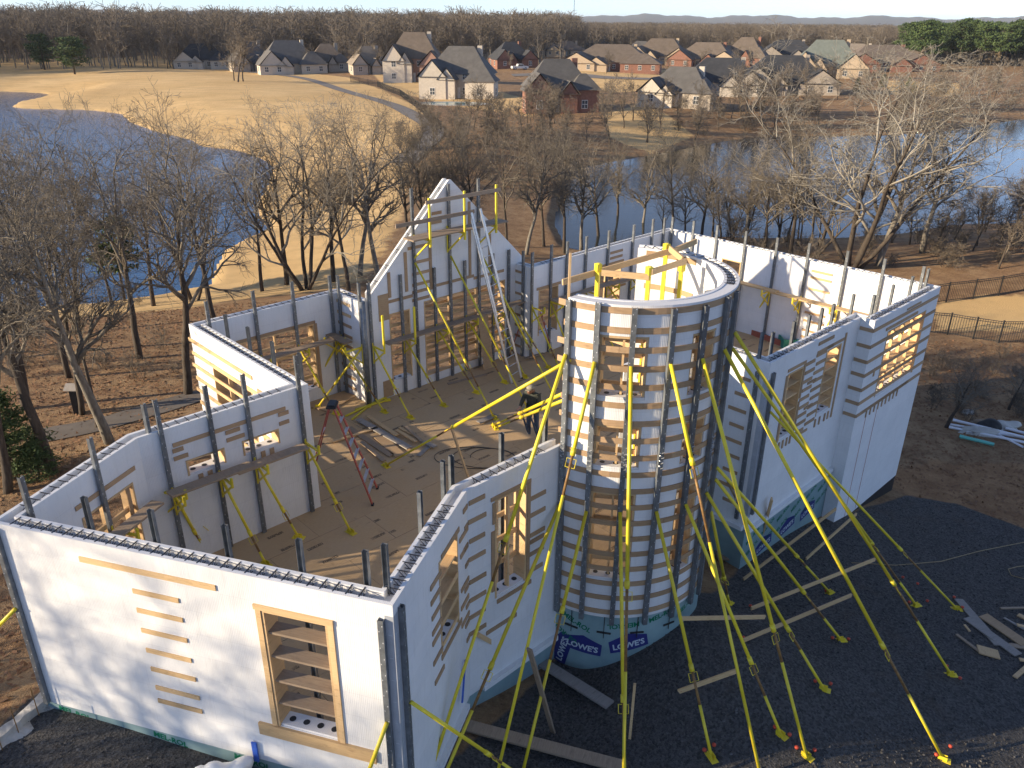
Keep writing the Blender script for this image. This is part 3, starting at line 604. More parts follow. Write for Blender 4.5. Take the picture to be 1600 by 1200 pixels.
# deck of sheets
fl = [miter(i, TH+.004) for i in range(len(CH0))]
fl += [TC+(TR-.31)*np.array([math.cos(R_(t)), math.sin(R_(t))]) for t in np.linspace(238, 432, 24)]
def clip(poly, a, b, keep):                  # Sutherland-Hodgman against one axis-aligned half plane (axis a, value b)
    out = []
    for i in range(len(poly)):
        p, q = poly[i-1], poly[i]; ip, iq = (p[a]-b)*keep >= 0, (q[a]-b)*keep >= 0
        if ip != iq: t = (b-p[a])/(q[a]-p[a]); out.append(p+(q-p)*t)
        if iq: out.append(q)
    return out
flu = [np.array([p@UU, p@VV]) for p in fl]
deck = MB(); n_ = len(fl)
for i in range(n_): p, q = fl[i-1], fl[i]; deck.face(((*q, -.28), (*p, -.28), (*p, -.02), (*q, -.02)))
deck.face([(*p, -.02) for p in fl], [tuple(k) for k in flu])
dk = deck.build('floor_deck', M['deck'], HOUSE)
sw, sl_ = 1.22, 2.44; cnt = 0
for j in range(0, 22):
    for i in range(-1, 13):
        u0, v0 = i*sl_+(1.22 if j % 2 else 0), 4+j*sw; c = flu; e = .003
        for a, b, k in ((0, u0+e, 1), (0, u0+sl_-e, -1), (1, v0+e, 1), (1, v0+sw-e, -1)):
            c = clip(c, a, b, k)
            if len(c) < 3: break
        if len(c) < 3: continue
        ar = abs(sum(c[k-1][0]*c[k][1]-c[k][0]*c[k-1][1] for k in range(len(c))))/2
        if ar < .03: continue
        mb = MB(); W3 = [(*uv(*p), 0) for p in c]; ox, oy = random.uniform(0, 40), random.uniform(0, 40); dz = random.uniform(-.002, .002)
        mb.face([(x, y, dz) for x, y, z in W3], [(p[0]+ox, p[1]+oy) for p in c])
        for k in range(len(W3)): p, q = W3[k-1], W3[k]; mb.face(((p[0], p[1], -.018), (q[0], q[1], -.018), (q[0], q[1], dz), (p[0], p[1], dz)))
        mb.build('deck_panel', M['deck'], dk)

# ------------------------------------------------------------------ the round tower
TZ0, TZ1, A0, A1 = -.62, 6.15, 233., 436.
def tp(th, r, z): return np.array([TC[0]+r*math.cos(R_(th)), TC[1]+r*math.sin(R_(th)), z])
def oncyl(px, py, r=TR):
    d = ray(px, py); a = d[:2]@d[:2]; b = -2*(TC@d[:2]); k = TC@TC-r*r; t = (-b-math.sqrt(max(b*b-4*a*k, 0)))/(2*a); p = d*t
    return math.degrees(math.atan2(p[1]-TC[1], p[0]-TC[0])) % 360, CH+p[2]
def tw_op(tl, br):
    a, b = oncyl(*tl), oncyl(*br); return (min(a[0], b[0]), max(a[0], b[0]), min(a[1], b[1]), max(a[1], b[1]))
TOP = []
for (tl, tr, bl) in (((937,523),(1014,526),(932,620)), ((927,664),(1003,664),(925,728)), ((925,768),(996,770),(917,900))):
    a, b, c = oncyl(*tl), oncyl(*tr), oncyl(*bl); TOP.append([a[0], b[0], c[1], (a[1]+b[1])/2])
TA0, TA1 = np.mean([t[0] for t in TOP]), np.mean([t[1] for t in TOP])
cA0, cA1 = oncyl(1084, 540)[0]-1, oncyl(1113, 540)[0]+2
TOPS = [(TA0, TA1, t[2], t[3]) for t in TOP]+[(cA0, cA1, t[2]-.05, t[3]-.02) for t in TOP]+[(TA0+90, TA1+88, t[2], t[3]) for t in TOP[2:]]
tm = MB(); ths = sorted({A0, A1, *np.arange(math.ceil(A0/4)*4, A1, 4), *[a for t in TOPS for a in t[:2]]}); zs = sorted({TZ0, TZ1, *[a for t in TOPS for a in t[2:4]]})
ths = [t for k, t in enumerate(ths) if k == 0 or t-ths[k-1] > 1e-4]
hole = lambda a, b: any(t[0]-1e-6 <= a < t[1]-1e-6 and t[2]-1e-6 <= b < t[3]-1e-6 for t in TOPS)
for ro, ri in ((TR, TR-PN), (TR-TH+PN, TR-TH)):
    for i in range(len(ths)-1):
        for j in range(len(zs)-1):
            a, b, z0, z1 = ths[i], ths[i+1], zs[j], zs[j+1]
            if hole(a, z0): continue
            k = TR*math.pi/180; uq = ((a*k, z0), (b*k, z0), (b*k, z1), (a*k, z1))
            tm.face((tp(a, ro, z0), tp(b, ro, z0), tp(b, ro, z1), tp(a, ro, z1)), uq); tm.face((tp(b, ri, z0), tp(a, ri, z0), tp(a, ri, z1), tp(b, ri, z1)), uq)
            if j == len(zs)-2 or hole(a, zs[j+1]): tm.face((tp(a, ro, z1), tp(b, ro, z1), tp(b, ri, z1), tp(a, ri, z1)))
            if j == 0 or hole(a, zs[j-1]): tm.face((tp(b, ro, z0), tp(a, ro, z0), tp(a, ri, z0), tp(b, ri, z0)))
            if i == 0 or hole(ths[i-1], z0): tm.face((tp(a, ri, z0), tp(a, ro, z0), tp(a, ro, z1), tp(a, ri, z1)))
            if i == len(ths)-2 or hole(b, z0): tm.face((tp(b, ro, z0), tp(b, ri, z0), tp(b, ri, z1), tp(b, ro, z1)))
for a, b in zip(ths[:-1], ths[1:]): zz_ = TZ1-(.13 if a > 334 else .012); tm.face((tp(a, TR-PN, zz_), tp(b, TR-PN, zz_), tp(b, TR-TH+PN, zz_), tp(a, TR-TH+PN, zz_)))  # added foam floor lightens the cavity on the right; nearly flush cap elsewhere
TOW = tm.build('tower_wall', M['foam'], HOUSE)
for a in np.arange(337, A1-3, 5.6):
    p = tp(a, TR, TZ1-.006); link('web', WEB, TOW, p, R_(a)+math.pi/2)
def arc(name, a0, a1, r0, r1, z0, z1, mt, parent, step=4.):
    mb = MB(); n = max(1, int((a1-a0)/step)); A_ = [a0+(a1-a0)*k/n for k in range(n+1)]; kk = TR*math.pi/180
    for a, b in zip(A_[:-1], A_[1:]):
        mb.face((tp(a, r1, z0), tp(b, r1, z0), tp(b, r1, z1), tp(a, r1, z1)), ((a*kk, z0), (b*kk, z0), (b*kk, z1), (a*kk, z1))); mb.face((tp(b, r0, z0), tp(a, r0, z0), tp(a, r0, z1), tp(b, r0, z1)), ((b*kk, z0), (a*kk, z0), (a*kk, z1), (b*kk, z1)))
        mb.face((tp(a, r1, z1), tp(b, r1, z1), tp(b, r0, z1), tp(a, r0, z1))); mb.face((tp(b, r1, z0), tp(a, r1, z0), tp(a, r0, z0), tp(b, r0, z0)))
    mb.face((tp(a0, r0, z0), tp(a0, r1, z0), tp(a0, r1, z1), tp(a0, r0, z1))); mb.face((tp(a1, r1, z0), tp(a1, r0, z0), tp(a1, r0, z1), tp(a1, r1, z1)))
    return mb.build(name, mt, parent)
NB = 19
for k in range(NB):                          # bent plywood bands round the tower
    z = TZ1-.1-k*(TZ1-TZ0-.25)/(NB-1); j0 = A0-random.uniform(1.5, 5.5); sp = random.choice((258, 271, 289, 300))+random.uniform(-3, 3)
    arc('plywood_band', j0, sp, TR+.003, TR+.022, z-.056, z+.056, M['strip'], TOW); arc('plywood_band', sp+.15, 352+random.uniform(-3, 6), TR+.003, TR+.022, z-.056, z+.056, M['strip'], TOW)
    if k % 2 == 0: arc('plywood_band', 392, 430, TR-TH-.02, TR-TH-.002, z-.056, z+.056, M['strip'], TOW)
for t in TOPS:
    a0, a1, z0, z1 = t; g = .15
    arc('window_head', a0+g, a1-g, TR-TH, TR-.002, z1-.045, z1-.003, M['lumber'], TOW); arc('window_sill', a0+g, a1-g, TR-TH, TR-.002, z0+.003, z0+.04, M['foam'], TOW)
    for a in (a0+.6, a1-.6, (a0+a1)/2):
        mb = MB(); mb.bar(tp(a, TR-.16, z0+.045), tp(a, TR-.16, z1-.05), .04, .27 if a != (a0+a1)/2 else .09, (math.cos(R_(a)), math.sin(R_(a)), 0)); mb.build('window_jamb', M['lumber'], TOW)
    for j in range(2 if z1-z0 < 1 else 4):
        z = z0+(j+.7)*(z1-z0)/(2.2 if z1-z0 < 1 else 4.2); mb = MB(); mb.bar(tp(a0+1.3, TR-.24, z), tp(a1-1.3, TR-.24, z+random.uniform(-.04, .04)), .04, .1); mb.build('cross_brace', M['lumber'], TOW)
    for j in range(3):
        a = a0+(j+.6)*(a1-a0)/3.2; p = tp(a, TR-.15, z0+.0405); mb = MB(); mb.tube([p, p+(0, 0, .004)], .05, 10); mb.build('painted_pour_hole', M['blackpl'], TOW)  # black discs in place of the shade inside the sill holes
arc('tower_foundation', A0-14, A1, TR-.30, TR-.015, -6, TZ0-.004, M['memb'], HOUSE)
for a in (243, 262, 281, 302): mb = MB(); mb.bar(tp(a, TR, TZ0-.01), tp(a, TR, TZ0-.55), .02, .012); mb.bar(tp(a-4, TR+.006, TZ0-.4), tp(a+4, TR+.006, TZ0-.42), .015, .04); mb.build('form_tie', M['iron'], TOW)

# printed lettering on the membrane
def text_mesh(s, size, bold=.0):
    c = bpy.data.curves.new('lettering', 'FONT'); c.body = s; c.size = size; c.offset = bold; c.align_x = 'CENTER'; c.align_y = 'CENTER'; c.resolution_u = 2
    o = bpy.data.objects.new('lettering', c); COL.objects.link(o); dg = bpy.context.evaluated_depsgraph_get(); me = bpy.data.meshes.new_from_object(o.evaluated_get(dg)); bpy.data.objects.remove(o); bpy.data.curves.remove(c); return me
def tower_print(me, a, z, rot, mt, lift):
    bm = bmesh.new(); bm.from_mesh(me); bmesh.ops.triangulate(bm, faces=bm.faces[:]); bmesh.ops.subdivide_edges(bm, edges=[e for e in bm.edges if e.calc_length() > .12], cuts=1)
    for v in bm.verts:
        x, y = v.co.x*math.cos(rot)-v.co.y*math.sin(rot), v.co.x*math.sin(rot)+v.co.y*math.cos(rot); p = tp(a+math.degrees(x/TR), TR-.015+lift, z+y); v.co = Vector(p)-ORG[HOUSE.name]
    m2 = bpy.data.meshes.new('lettering'); bm.to_mesh(m2); m2.materials.clear(); m2.materials.append(mt); return link('lettering', m2, HOUSE)
def quad_mesh(pts):
    bm = bmesh.new(); bm.faces.new([bm.verts.new((*p, 0)) for p in pts]); bmesh.ops.subdivide_edges(bm, edges=bm.edges[:], cuts=3, use_grid_fill=True); m = bpy.data.meshes.new('print'); bm.to_mesh(m); return m
mel = text_mesh('MEL-ROL', .17, .006); low = text_mesh("LOWE'S", .2, .006)
logo = quad_mesh([(-.42,-.16), (.42,-.16), (.42,.14), (0,.30), (-.42,.14)])
for a, z, r_ in ((246, TZ0-.3, -.42), (240, TZ0-.7, -.5+math.pi), (273, TZ0-.22, .1+math.pi), (297, TZ0-.1, .22), (318, TZ0-.2, .25)): tower_print(mel, a, z, r_, M['print_green'], .003)
for a, z, r_ in ((250, TZ0-.88, -.06), (277, TZ0-.72, .2), (238, TZ0-1.12, 1.35)):
    tower_print(logo, a, z, r_, M['print_blue'], .003); tower_print(low, a, z-.02, r_, M['print_white'], .006)
def wall_print(me, nm, s, z, rot, mt, lift):
    w = WL[nm]; m2 = me.copy(); m2.materials.clear(); m2.materials.append(mt)
    for v in m2.vertices:
        x, y = v.co.x*math.cos(rot)-v.co.y*math.sin(rot), v.co.x*math.sin(rot)+v.co.y*math.cos(rot); v.co = Vector(wp(w, s+x, .012-lift, z+y))-ORG[HOUSE.name]
    link('lettering', m2, HOUSE)
for k in range(6):
    for j in range(2):
        wall_print(mel, 'right_front', .5+k*.8, WL['right_front'].zb-.35-j*.42-(.05 if k % 2 else 0), .4, M['print_green'], .003)
for s in (1.2, 2.5, 3.7): wall_print(logo, 'right_front', s, WL['right_front'].zb-.98, .15, M['print_blue'], .003); wall_print(low, 'right_front', s, WL['right_front'].zb-1.0, .15, M['print_white'], .006)
for s in (.6, 2.6, 4.2, 5.6): wall_print(mel, 'front', s, WL['front'].zb-.14, -.1, M['print_green'], .003)
# ================================================================== strongbacks, pipe braces, scaffold
def ordw(k):
    one = ['first', 'second', 'third', 'fourth', 'fifth', 'sixth', 'seventh', 'eighth', 'ninth', 'tenth', 'eleventh', 'twelfth', 'thirteenth', 'fourteenth', 'fifteenth', 'sixteenth', 'seventeenth', 'eighteenth', 'nineteenth']
    if k < 19: return one[k]
    t, u = divmod(k+1, 10); T = ['', '', 'twenty', 'thirty', 'forty', 'fifty'][t]; return T+'-'+one[u-1] if u else T[:-1]+'ieth'
ORD = ['first', 'second', 'third', 'fourth', 'fifth', 'sixth', 'seventh', 'eighth', 'ninth', 'tenth']
def channel(mb, base, h, ex, ey, w=.085, d=.065, t=.006):     # C section: ex along wall, ey away from wall
    base = np.array(base, float); ex, ey = np.r_[ex, 0], np.r_[ey, 0]; z = np.array([0, 0, h])
    mb.frame(base-ex*w/2+ey*(d-t), ex*w, ey*t, z); mb.frame(base-ex*w/2, ex*t, ey*(d-t), z); mb.frame(base+ex*(w/2-t), ex*t, ey*(d-t), z)
    k = 0; zz = .15
    while zz < h-.1:                         # punched slots show as bright specks
        for s in (-1, 1): mb.frame(base+ex*(s*w*.28-.006)+ey*(d+.0005)+np.array([0, 0, zz+(.1 if s > 0 else 0)]), ex*.012, ey*.001, (0, 0, .02), 1)
        zz += .3
M['slot'] = generic('bare_zinc', (.6, .62, .64), (.7, .72, .74), 5, .4)
def pipe(parent, a, b, r=.031, split=None, thin=.024, handle=True):
    a, b = np.array(a, float), np.array(b, float); L = np.linalg.norm(b-a); d = (b-a)/L; k = (split if split is not None else random.uniform(.58, .7)); m = a+d*L*k
    mb = MB(); mb.tube([a, m], r, 8); mb.tube([m-d*.12, m+d*.02], r*1.35, 8); up = mb.build('brace_tube', M['yellow'], parent, True)
    mid = min(k+random.uniform(.08, .2), .93); q = a+d*L*mid
    mb = MB(); mb.tube([m, q], thin, 8); mb.build('screw_tube', M['rust'], parent, True); mb = MB(); mb.tube([q, b], thin*1.12, 8); mb.build('lower_tube', M['yellow'], parent, True)
    if handle:
        h = a+d*L*(k+.01); s = np.cross(d, (0, 0, 1)); s /= np.linalg.norm(s); n = np.cross(s, d); mb = MB()
        mb.tube([h+s*.02, h+s*.09, h+s*.09+d*.16, h+s*.02+d*.16], .008, 5); mb.tube([h-s*.02, h-s*.09, h-s*.09+d*.16, h-s*.02+d*.16], .008, 5); mb.build('handle', M['yellow'], parent)
    mb = MB(); hd = np.array([d[0], d[1], 0]); hd /= np.linalg.norm(hd)+1e-9; sd = np.array([-hd[1], hd[0], 0]); g = b-np.array([0, 0, .0])
    mb.frame(g-hd*.13-sd*.07+(0, 0, -.03), hd*.28, sd*.14, (0, 0, .012)); 
    for s in (-1, 1): mb.frame(g-hd*.08+sd*(s*.035-.005)+(0, 0, -.018), hd*.16, sd*.01, (0, 0, .08))
    mb.build('foot_plate', M['yellow'], parent)
def bracket(parent, w, s, z, post=0.):
    o = TH+.075; mb = MB(); A_, B_, C_ = wp(w, s, o, z-.05), wp(w, s, o+.6, z-.05), wp(w, s, o+.02, z-.55)
    mb.bar(A_, B_, .035, .05); mb.bar(B_-(0, 0, .02), C_, .03, .04); mb.bar(wp(w, s, o+.012, z-.6), wp(w, s, o+.012, z+.05), .04, .03)
    p = wp(w, s, o+.58, z); mb.tube([p-(0, 0, .12), p+(0, 0, .1)], .03, 8)
    mb.build('walkway_bracket', M['yellow'], parent)
    if post:
        mb = MB(); mb.bar(p+(0, 0, .1), p+(0, 0, post), .04, .06, (w.d[0], w.d[1], 0)); mb.build('guard_post', M['yellow'], parent)
def post_at(nm, px, k, n, side='i', lab='', foot=None, ztop=1.85, br=True, guard=0., zbase=0., split=None):
    w = WL[nm]; off = TH+.04 if side == 'i' else -.07; s, z = wpx(w, px, TH+.05 if side == 'i' else -.05)
    base = wp(w, s, TH+.024 if side == 'i' else -.024, zbase); ey = w.n if side == 'i' else -w.n; c_ = wp(w, s, TH+.05 if side == 'i' else -.05, zbase)
    root = empty('wall_brace' if foot is not None else 'steel_strongback', c_, lab, 'brace' if foot is not None else 'strongback', 'strongbacks propping the foam walls')
    mb = MB(); channel(mb, base, z-zbase, w.d, ey); mb.build('strongback', [M['steel'], M['slot']], root)
    if side == 'i' and br: bracket(root, w, s, 1.9, guard)
    if foot is not None:
        f = ground(*foot) if isinstance(foot, tuple) and side == 'o' else (onz(*foot, 0.) if isinstance(foot, tuple) else foot)
        f = np.array([f[0], f[1], f[2]+.03]); pipe(root, wp(w, s, (TH+.1) if side == 'i' else -.1, ztop), f, split=split)
    return root
def run(nm, phrase, tops, feet={}, br=True, end='left', ztop=1.83, long={}, guards={}, side='i', order=None):
    n = len(tops)
    for k, px in enumerate(tops):
        w = WL[nm]; foot = feet.get(k)
        if foot == 'auto':
            s, z = wpx(w, px, TH+.05); foot = wp(w, s+random.uniform(-.5, .5), TH+1.75, 0)
        kk = k; nth = ('leftmost' if k == 0 else 'rightmost' if k == n-1 else ORD[k]+' from the left')
        lab = f"{'braced ' if foot is not None else ''}strongback {phrase}, {nth}"
        if n == 1: lab = f"single steel strongback {phrase}"
        post_at(nm, px, k, n, side, lab, foot, long.get(k, ztop), br if isinstance(br, bool) else (k in br), guards.get(k, 0.))
run('front', 'behind the front wall of the house', [(130,777), (234,797), (350,821), (466,843), (570,861), (600,851)], br=False)
run('left_side', 'on the indoor face of the left side wall', [(31,745), (139,684), (223,631)], {1: 'auto', 2: (352,852)})
run('left_back', 'on the indoor wall with the long slot window', [(241,624), (319,602), (378,584), (461,555)], {0: (322,866), 1: (415,882), 2: (466,840), 3: (548,832)})
run('nook_left', 'rising behind the sunlit slatted nook wall', [(351,492), (386,511), (424,534), (467,552)], br=False)
run('nook_back', 'on the back wall of the window nook', [(321,470), (394,454), (455,440), (514,430)], {1: 'auto', 2: (525,647), 3: (600,644)})
run('nook_right', 'on the short wall beside the gable', [(527,430), (560,442)], {0: (480,622), 1: (497,637)})
run('gable', 'against the tall gable', [(575,442), (625,429), (642,294), (678,418), (700,287), (726,407), (747,279), (770,396), (795,390)], {0: (641,653), 1: (693,634), 2: (772,654), 3: (744,614), 4: (825,640), 5: (788,598), 6: (866,620), 7: 'auto', 8: 'auto'}, br=(0, 1, 3, 5, 7), long={2: 4.05, 4: 4.0, 6: 3.95}, guards={0: 1.05, 1: 1.05})
run('back_jog', 'in the jog right of the gable', [(818,392)], br=False)
run('back', 'along the back wall beyond the tower', [(832,394), (862,382), (887,377), (917,369), (952,360), (991,351), (1021,342), (1039,340)], {0: 'auto', 1: 'auto', 2: 'auto', 3: 'auto', 4: 'auto', 5: 'auto'})
run('right_end', 'on the sunlit end wall of the right wing', [(1052,339), (1085,345), (1122,352), (1167,361), (1216,371), (1266,380), (1326,392), (1384,404), (1445,416)], {1: 'auto', 2: 'auto', 3: 'auto', 4: (1165,517), 5: (1217,530), 6: (1270,548)})
run('right_bay', 'showing above the slatted right bay', [(1367,461), (1397,445), (1427,432), (1452,420)], br=False)
run('right_front', 'showing above the right front wall', [(1192,520), (1209,519), (1242,502), (1266,492), (1286,482), (1304,475), (1335,460)], br=False)
run('front_right', 'inside the angled wall near the front corner', [(656,768), (692,720)], br=False)
run('tower_side', 'inside the wall next to the tower', [(705,712), (784,677), (853,648)], br=False)
# outdoor corner posts
def outer_post(nm, s, z0, z1, lab, foot=None, ztop=1.5):
    w = WL[nm]; root = empty('corner_strongback', wp(w, s, -.05, z0), lab, 'strongback', 'outdoor corner strongbacks'); mb = MB(); channel(mb, wp(w, s, -.003, z0), z1-z0, w.d, -w.n, .09, .075); mb.build('strongback', [M['steel'], M['slot']], root)
    if foot is not None: f = ground(*foot); pipe(root, wp(w, s, -.1, ztop), f+(0, 0, .03), .033)
fl_, rl_ = WL['front'].len, WL['front_right'].len
outer_post('front', .09, -.6, 3.13, 'grey strongback on the far left corner of the front wall', (-60, 1040), 1.55)
outer_post('front', fl_-.17, -1.0, 2.95, 'grey strongback left of the near house corner with thin brace', (545, 1290), 1.05)
outer_post('front_right', .2, -1.1, 3.05, 'grey strongback right of the near house corner with long brace', (830, 1225), 1.25)
outer_post('entry_side', WL['entry_side'].len-.28, -1.3, 2.9, 'strongback on the shaded left face of the right wing corner')
outer_post('right_front', .16, -1.1, 2.92, 'strongback on the right wing corner with long thin brace', (1494, 952), 1.9)
for nm, i_, lab in (('front', 15, 'bent sheet steel corner plate wrapping the near house corner'), ('right_front', 2, 'sheet steel corner plate on the right wing corner'), ('front', 14, 'sheet steel corner plate at the far left corner of the front wall')):
    c = CH0[i_]; w1, w2 = WL[WN[i_-1]], WL[WN[i_]]; mb = MB(); t = .004; z0, z1 = (-.9, 3.0) if i_ == 15 else (-1.2, 2.75) if i_ == 2 else (-.55, 3.1)
    P = [c-w1.d*.13-w1.n*t, c-(w1.n+w2.n)*t/(1+w1.n@w2.n), c+w2.d*.14-w2.n*t]
    for a, b in zip(P[:-1], P[1:]): mb.face(((*a, z0), (*b, z0), (*b, z1), (*a, z1)))
    for z in np.arange(z0+.2, z1, .42):
        for dd, nn, sg in ((w1.d, w1.n, -1), (w2.d, w2.n, 1)): q = c+dd*sg*.06-nn*(t+.004); mb.frame((*(q-dd*.03), z), np.r_[dd*.06, 0], np.r_[-nn*.002, 0], (0, 0, .008), 1)
    setp(mb.build('corner_plate', [M['steel_plate'], M['slot']], None, org=(*c, z0)), lab, 'plate', None)
for nm, s, lab in (('nook_right', 1.24, 'rolled steel corner post at the left foot of the gable'),):
    c = miter(9, TH); mb = MB(); n = (WL['gable'].n+WL['nook_right'].n); n /= np.linalg.norm(n); mb.tube([(*(c+n*.03), 0), (*(c+n*.03), 3.25)], .085, 12); setp(mb.build('corner_post', M['steel'], None, True, org=(*c, 0)), lab, 'post', None)
# tower strongbacks and their long braces
def tower_post(px, lab, pipes, zt=None):
    a = oncyl(*px, TR+.05)[0]; er = np.array([math.cos(R_(a)), math.sin(R_(a))]); et = np.array([-er[1], er[0]]); root = empty('tower_brace', tp(a, TR+.06, TZ0), lab, 'brace', 'strongbacks round the tower')
    mb = MB(); channel(mb, tp(a, TR+.024, TZ0-.12+random.uniform(-.05, .05)), TZ1-TZ0+.1, et, er, .095, .08); mb.build('strongback', [M['steel'], M['slot']], root)
    mb = MB(); z = 2.95
    for k in range(7): mb.tube([tp(a, TR+.106, z+k*.055), tp(a+1.2*(-1)**k, TR+.13, z+.03+k*.055)], .009, 4)
    mb.build('splice_bolts', M['alu'], root)
    for z, foot, sp in pipes:
        f = ground(*foot) if not hasattr(foot, 'shape') else foot
        pipe(root, tp(a, TR+.115, z), f+np.array([0, 0, .03]), .036, sp, .027)
    return a
zc_ = lambda x, y: oncyl(x, y, TR+.1)[1]
T_ = [tower_post((886, 570), 'leftmost strongback of the tower, its braces running to the front corner', [(zc_(883,553), (672,1212), .45), (zc_(870,785), (690,1225), .62)]),
 tower_post((930, 575), 'second tower strongback from the left with two leaning braces', [(zc_(930,565), (772,1232), .22), (zc_(916,798), (815,1215), .4)]),
 tower_post((985, 580), 'third tower strongback from the left, its twin braces straight down', [(zc_(983,572), (973,1275), .5), (zc_(975,800), (976,1235), .7)]),
 tower_post((1045, 575), 'fourth tower strongback from the left above the open gravel', [(zc_(1040,569), (1188,1215), .24), (zc_(1019,799), (1111,1183), .66)]),
 tower_post((1093, 565), 'fifth tower strongback from the left with paired braces', [(zc_(1091,561), (1259,1181), .68), (zc_(1063,790), (1219,1148), .7)]),
 tower_post((1127, 545), 'sixth tower strongback from the left with two splayed braces', [(zc_(1124,549), (1472,1186), .72), (zc_(1097,773), (1286,1077), .7)]),
 tower_post((1142, 525), 'rightmost tower strongback with the widest fan of braces', [(zc_(1142,523), (1485,1055), .7), (zc_(1143,545), (1431,947), .7), (zc_(1118,732), (1296,927), .66), (zc_(1114,752), (1313,1001), .68), (zc_(1110,800), (1139,945), .7)])]
# indoor braces from the tower's left edge to the deck
for a, b, lab in (((236, 5.0), (603, 727), 'long yellow pipe brace from the tower across the deck'), ((235, 4.35), (772, 664), 'short yellow pipe brace beside the worker'), ((235, 4.2), (775, 668), 'second short yellow pipe brace beside the worker, lower')):
    f = onz(*b, .03); p = tp(a[0], TR+.03, a[1]); root = empty('pipe_brace', (f[0], f[1], 0), lab, 'brace', 'pipe braces over the deck'); pipe(root, p, f, .036, .55)
# red marker caps on the stakes that pin the feet
caps = 0
for k, (x, y) in enumerate(sorted(((1115,1168),(1100,1176),(1210,1140),(1233,1152),(1244,1172),(1272,1176),(1273,1068),(1297,1072),(1300,1000),(1325,1002),(1290,926),(1420,944),(1448,942),(1490,936),(1503,952),(1478,1044),(1499,1063),(1462,1183),(1484,1170),(1410,905),(1433,915),(1064,1083),(1161,1000),(1172,950)))):
    p = ground(x, y); mb = MB(); mb.tube([p-(0, 0, .1), p+(0, 0, .06)], .009, 5); st = mb.build('marker_stake', M['iron'], None, org=p); setp(st, f'red capped steel stake on the gravel, {ordw(k)} from the left', 'stake', 'red capped stakes on the gravel')
    mb = MB(); mb.tube([p+(0, 0, .05), p+(0, 0, .085), p+(0, 0, .1)], [.035, .04, .015], 8); mb.build('red_cap', M['redflag'], st, True)

# ------------------------------------------------------------------ walkway planks on the brackets
def plank(p, q, w, h, mt, label, name='plank', up=(0, 0, 1), group=None):
    p, q = np.array(p, float), np.array(q, float); mb = MB(); mb.bar(p, q, w, h, up); return setp(mb.build(name, M[mt], None, org=(p+q)/2), label, 'plank' if name == 'plank' else name.split('_')[-1], group)
def walk(nm, s0, s1, lab, z=1.9, o=.40, mt='oldwood'):
    w = WL[nm]; plank(wp(w, s0, o+TH-.05, z-.001), wp(w, s1, o+TH-.05, z+.002), .28, .045, mt, lab)
w = WL['left_back']; L = w.len
walk('left_back', .1, 1.75, 'walkway plank below the right half of the slot window', 1.925); walk('left_back', 1.4, L-.35, 'walkway plank below the left half of the slot window', 1.97); walk('left_side', .25, 2.6, 'walkway plank beside the left side window', 1.925, mt='oldwood')
w = WL['nook_back']; walk('nook_back', .45, w.len-.2, 'walkway plank across the nook window', 1.925); walk('nook_right', .05, 1.15, 'short walkway plank turning the corner by the gable', 1.97)
w = WL['gable']; walk('gable', 2.1, w.len-.2, 'long walkway plank low across the gable', 1.925); walk('gable', .1, 2.3, 'walkway plank behind the metal ladder', 1.97)
w = WL['back']; walk('back', .5, 4.2, 'walkway plank along the back wall near the far corner', 1.925); walk('back', 4.0, 7.2, 'walkway plank along the back wall near the gable', 1.97); w = WL['right_end']; walk('right_end', 1.2, 5.2, 'walkway plank on the sunlit end wall, near part', 1.925, mt='lumber'); walk('right_end', 5.0, 9.2, 'walkway plank on the sunlit end wall, far part', 1.97, mt='lumber')
# high scaffold on the gable: two planks of walkway, guard posts, rails
w = WL['gable']; sc = lambda px, o: wpx(w, px, o)
z_w = sc((700, 361), TH+.5)[1]; sA, sB = sc((636, 373), TH+.5)[0], sc((784, 345), TH+.5)[0]
for o_, lab in ((.42, 'inner walkway plank high on the gable'), (.68, 'outer walkway plank high on the gable')): plank(wp(w, sA, TH+o_, z_w), wp(w, sB, TH+o_, z_w), .24, .04, 'oldwood', lab)
for k, (pb, pt) in enumerate((((672,373), (672,309)), ((726,362), (726,298)), ((775,358), (775,288)))):
    s, zb_ = sc(pb, TH+.85); zt_ = sc(pt, TH+.85)[1]; root = empty('scaffold_bracket', wp(w, s, TH+.05, z_w-.7), f"yellow scaffold bracket with guard post high on the gable, {['leftmost','middle','rightmost'][k]}", 'bracket', 'gable scaffold brackets')
    mb = MB(); mb.bar(wp(w, s, TH+.03, z_w-.06), wp(w, s, TH+.9, z_w-.06), .04, .06); mb.bar(wp(w, s, TH+.82, z_w-.09), wp(w, s, TH+.05, z_w-.75), .035, .045); mb.bar(wp(w, s, TH+.04, z_w-.8), wp(w, s, TH+.04, z_w+.02), .04, .04); mb.build('triangle_frame', M['yellow'], root)
    mb = MB(); mb.bar(wp(w, s, TH+.86, z_w-.25), wp(w, s, TH+.86, zt_), .045, .06, (w.d[0], w.d[1], 0)); mb.build('guard_post', M['yellow'], root)
for a, b, lab in (((665,317), (782,296), 'top guard rail board of the gable scaffold'), ((618,354), (741,330), 'lower guard rail board of the gable scaffold')):
    (s0, z0), (s1, z1) = sc(a, TH+.92), sc(b, TH+.92); plank(wp(w, s0, TH+.92, z0), wp(w, s1, TH+.92, z1), .035, .11, 'oldwood', lab, 'guard_rail')
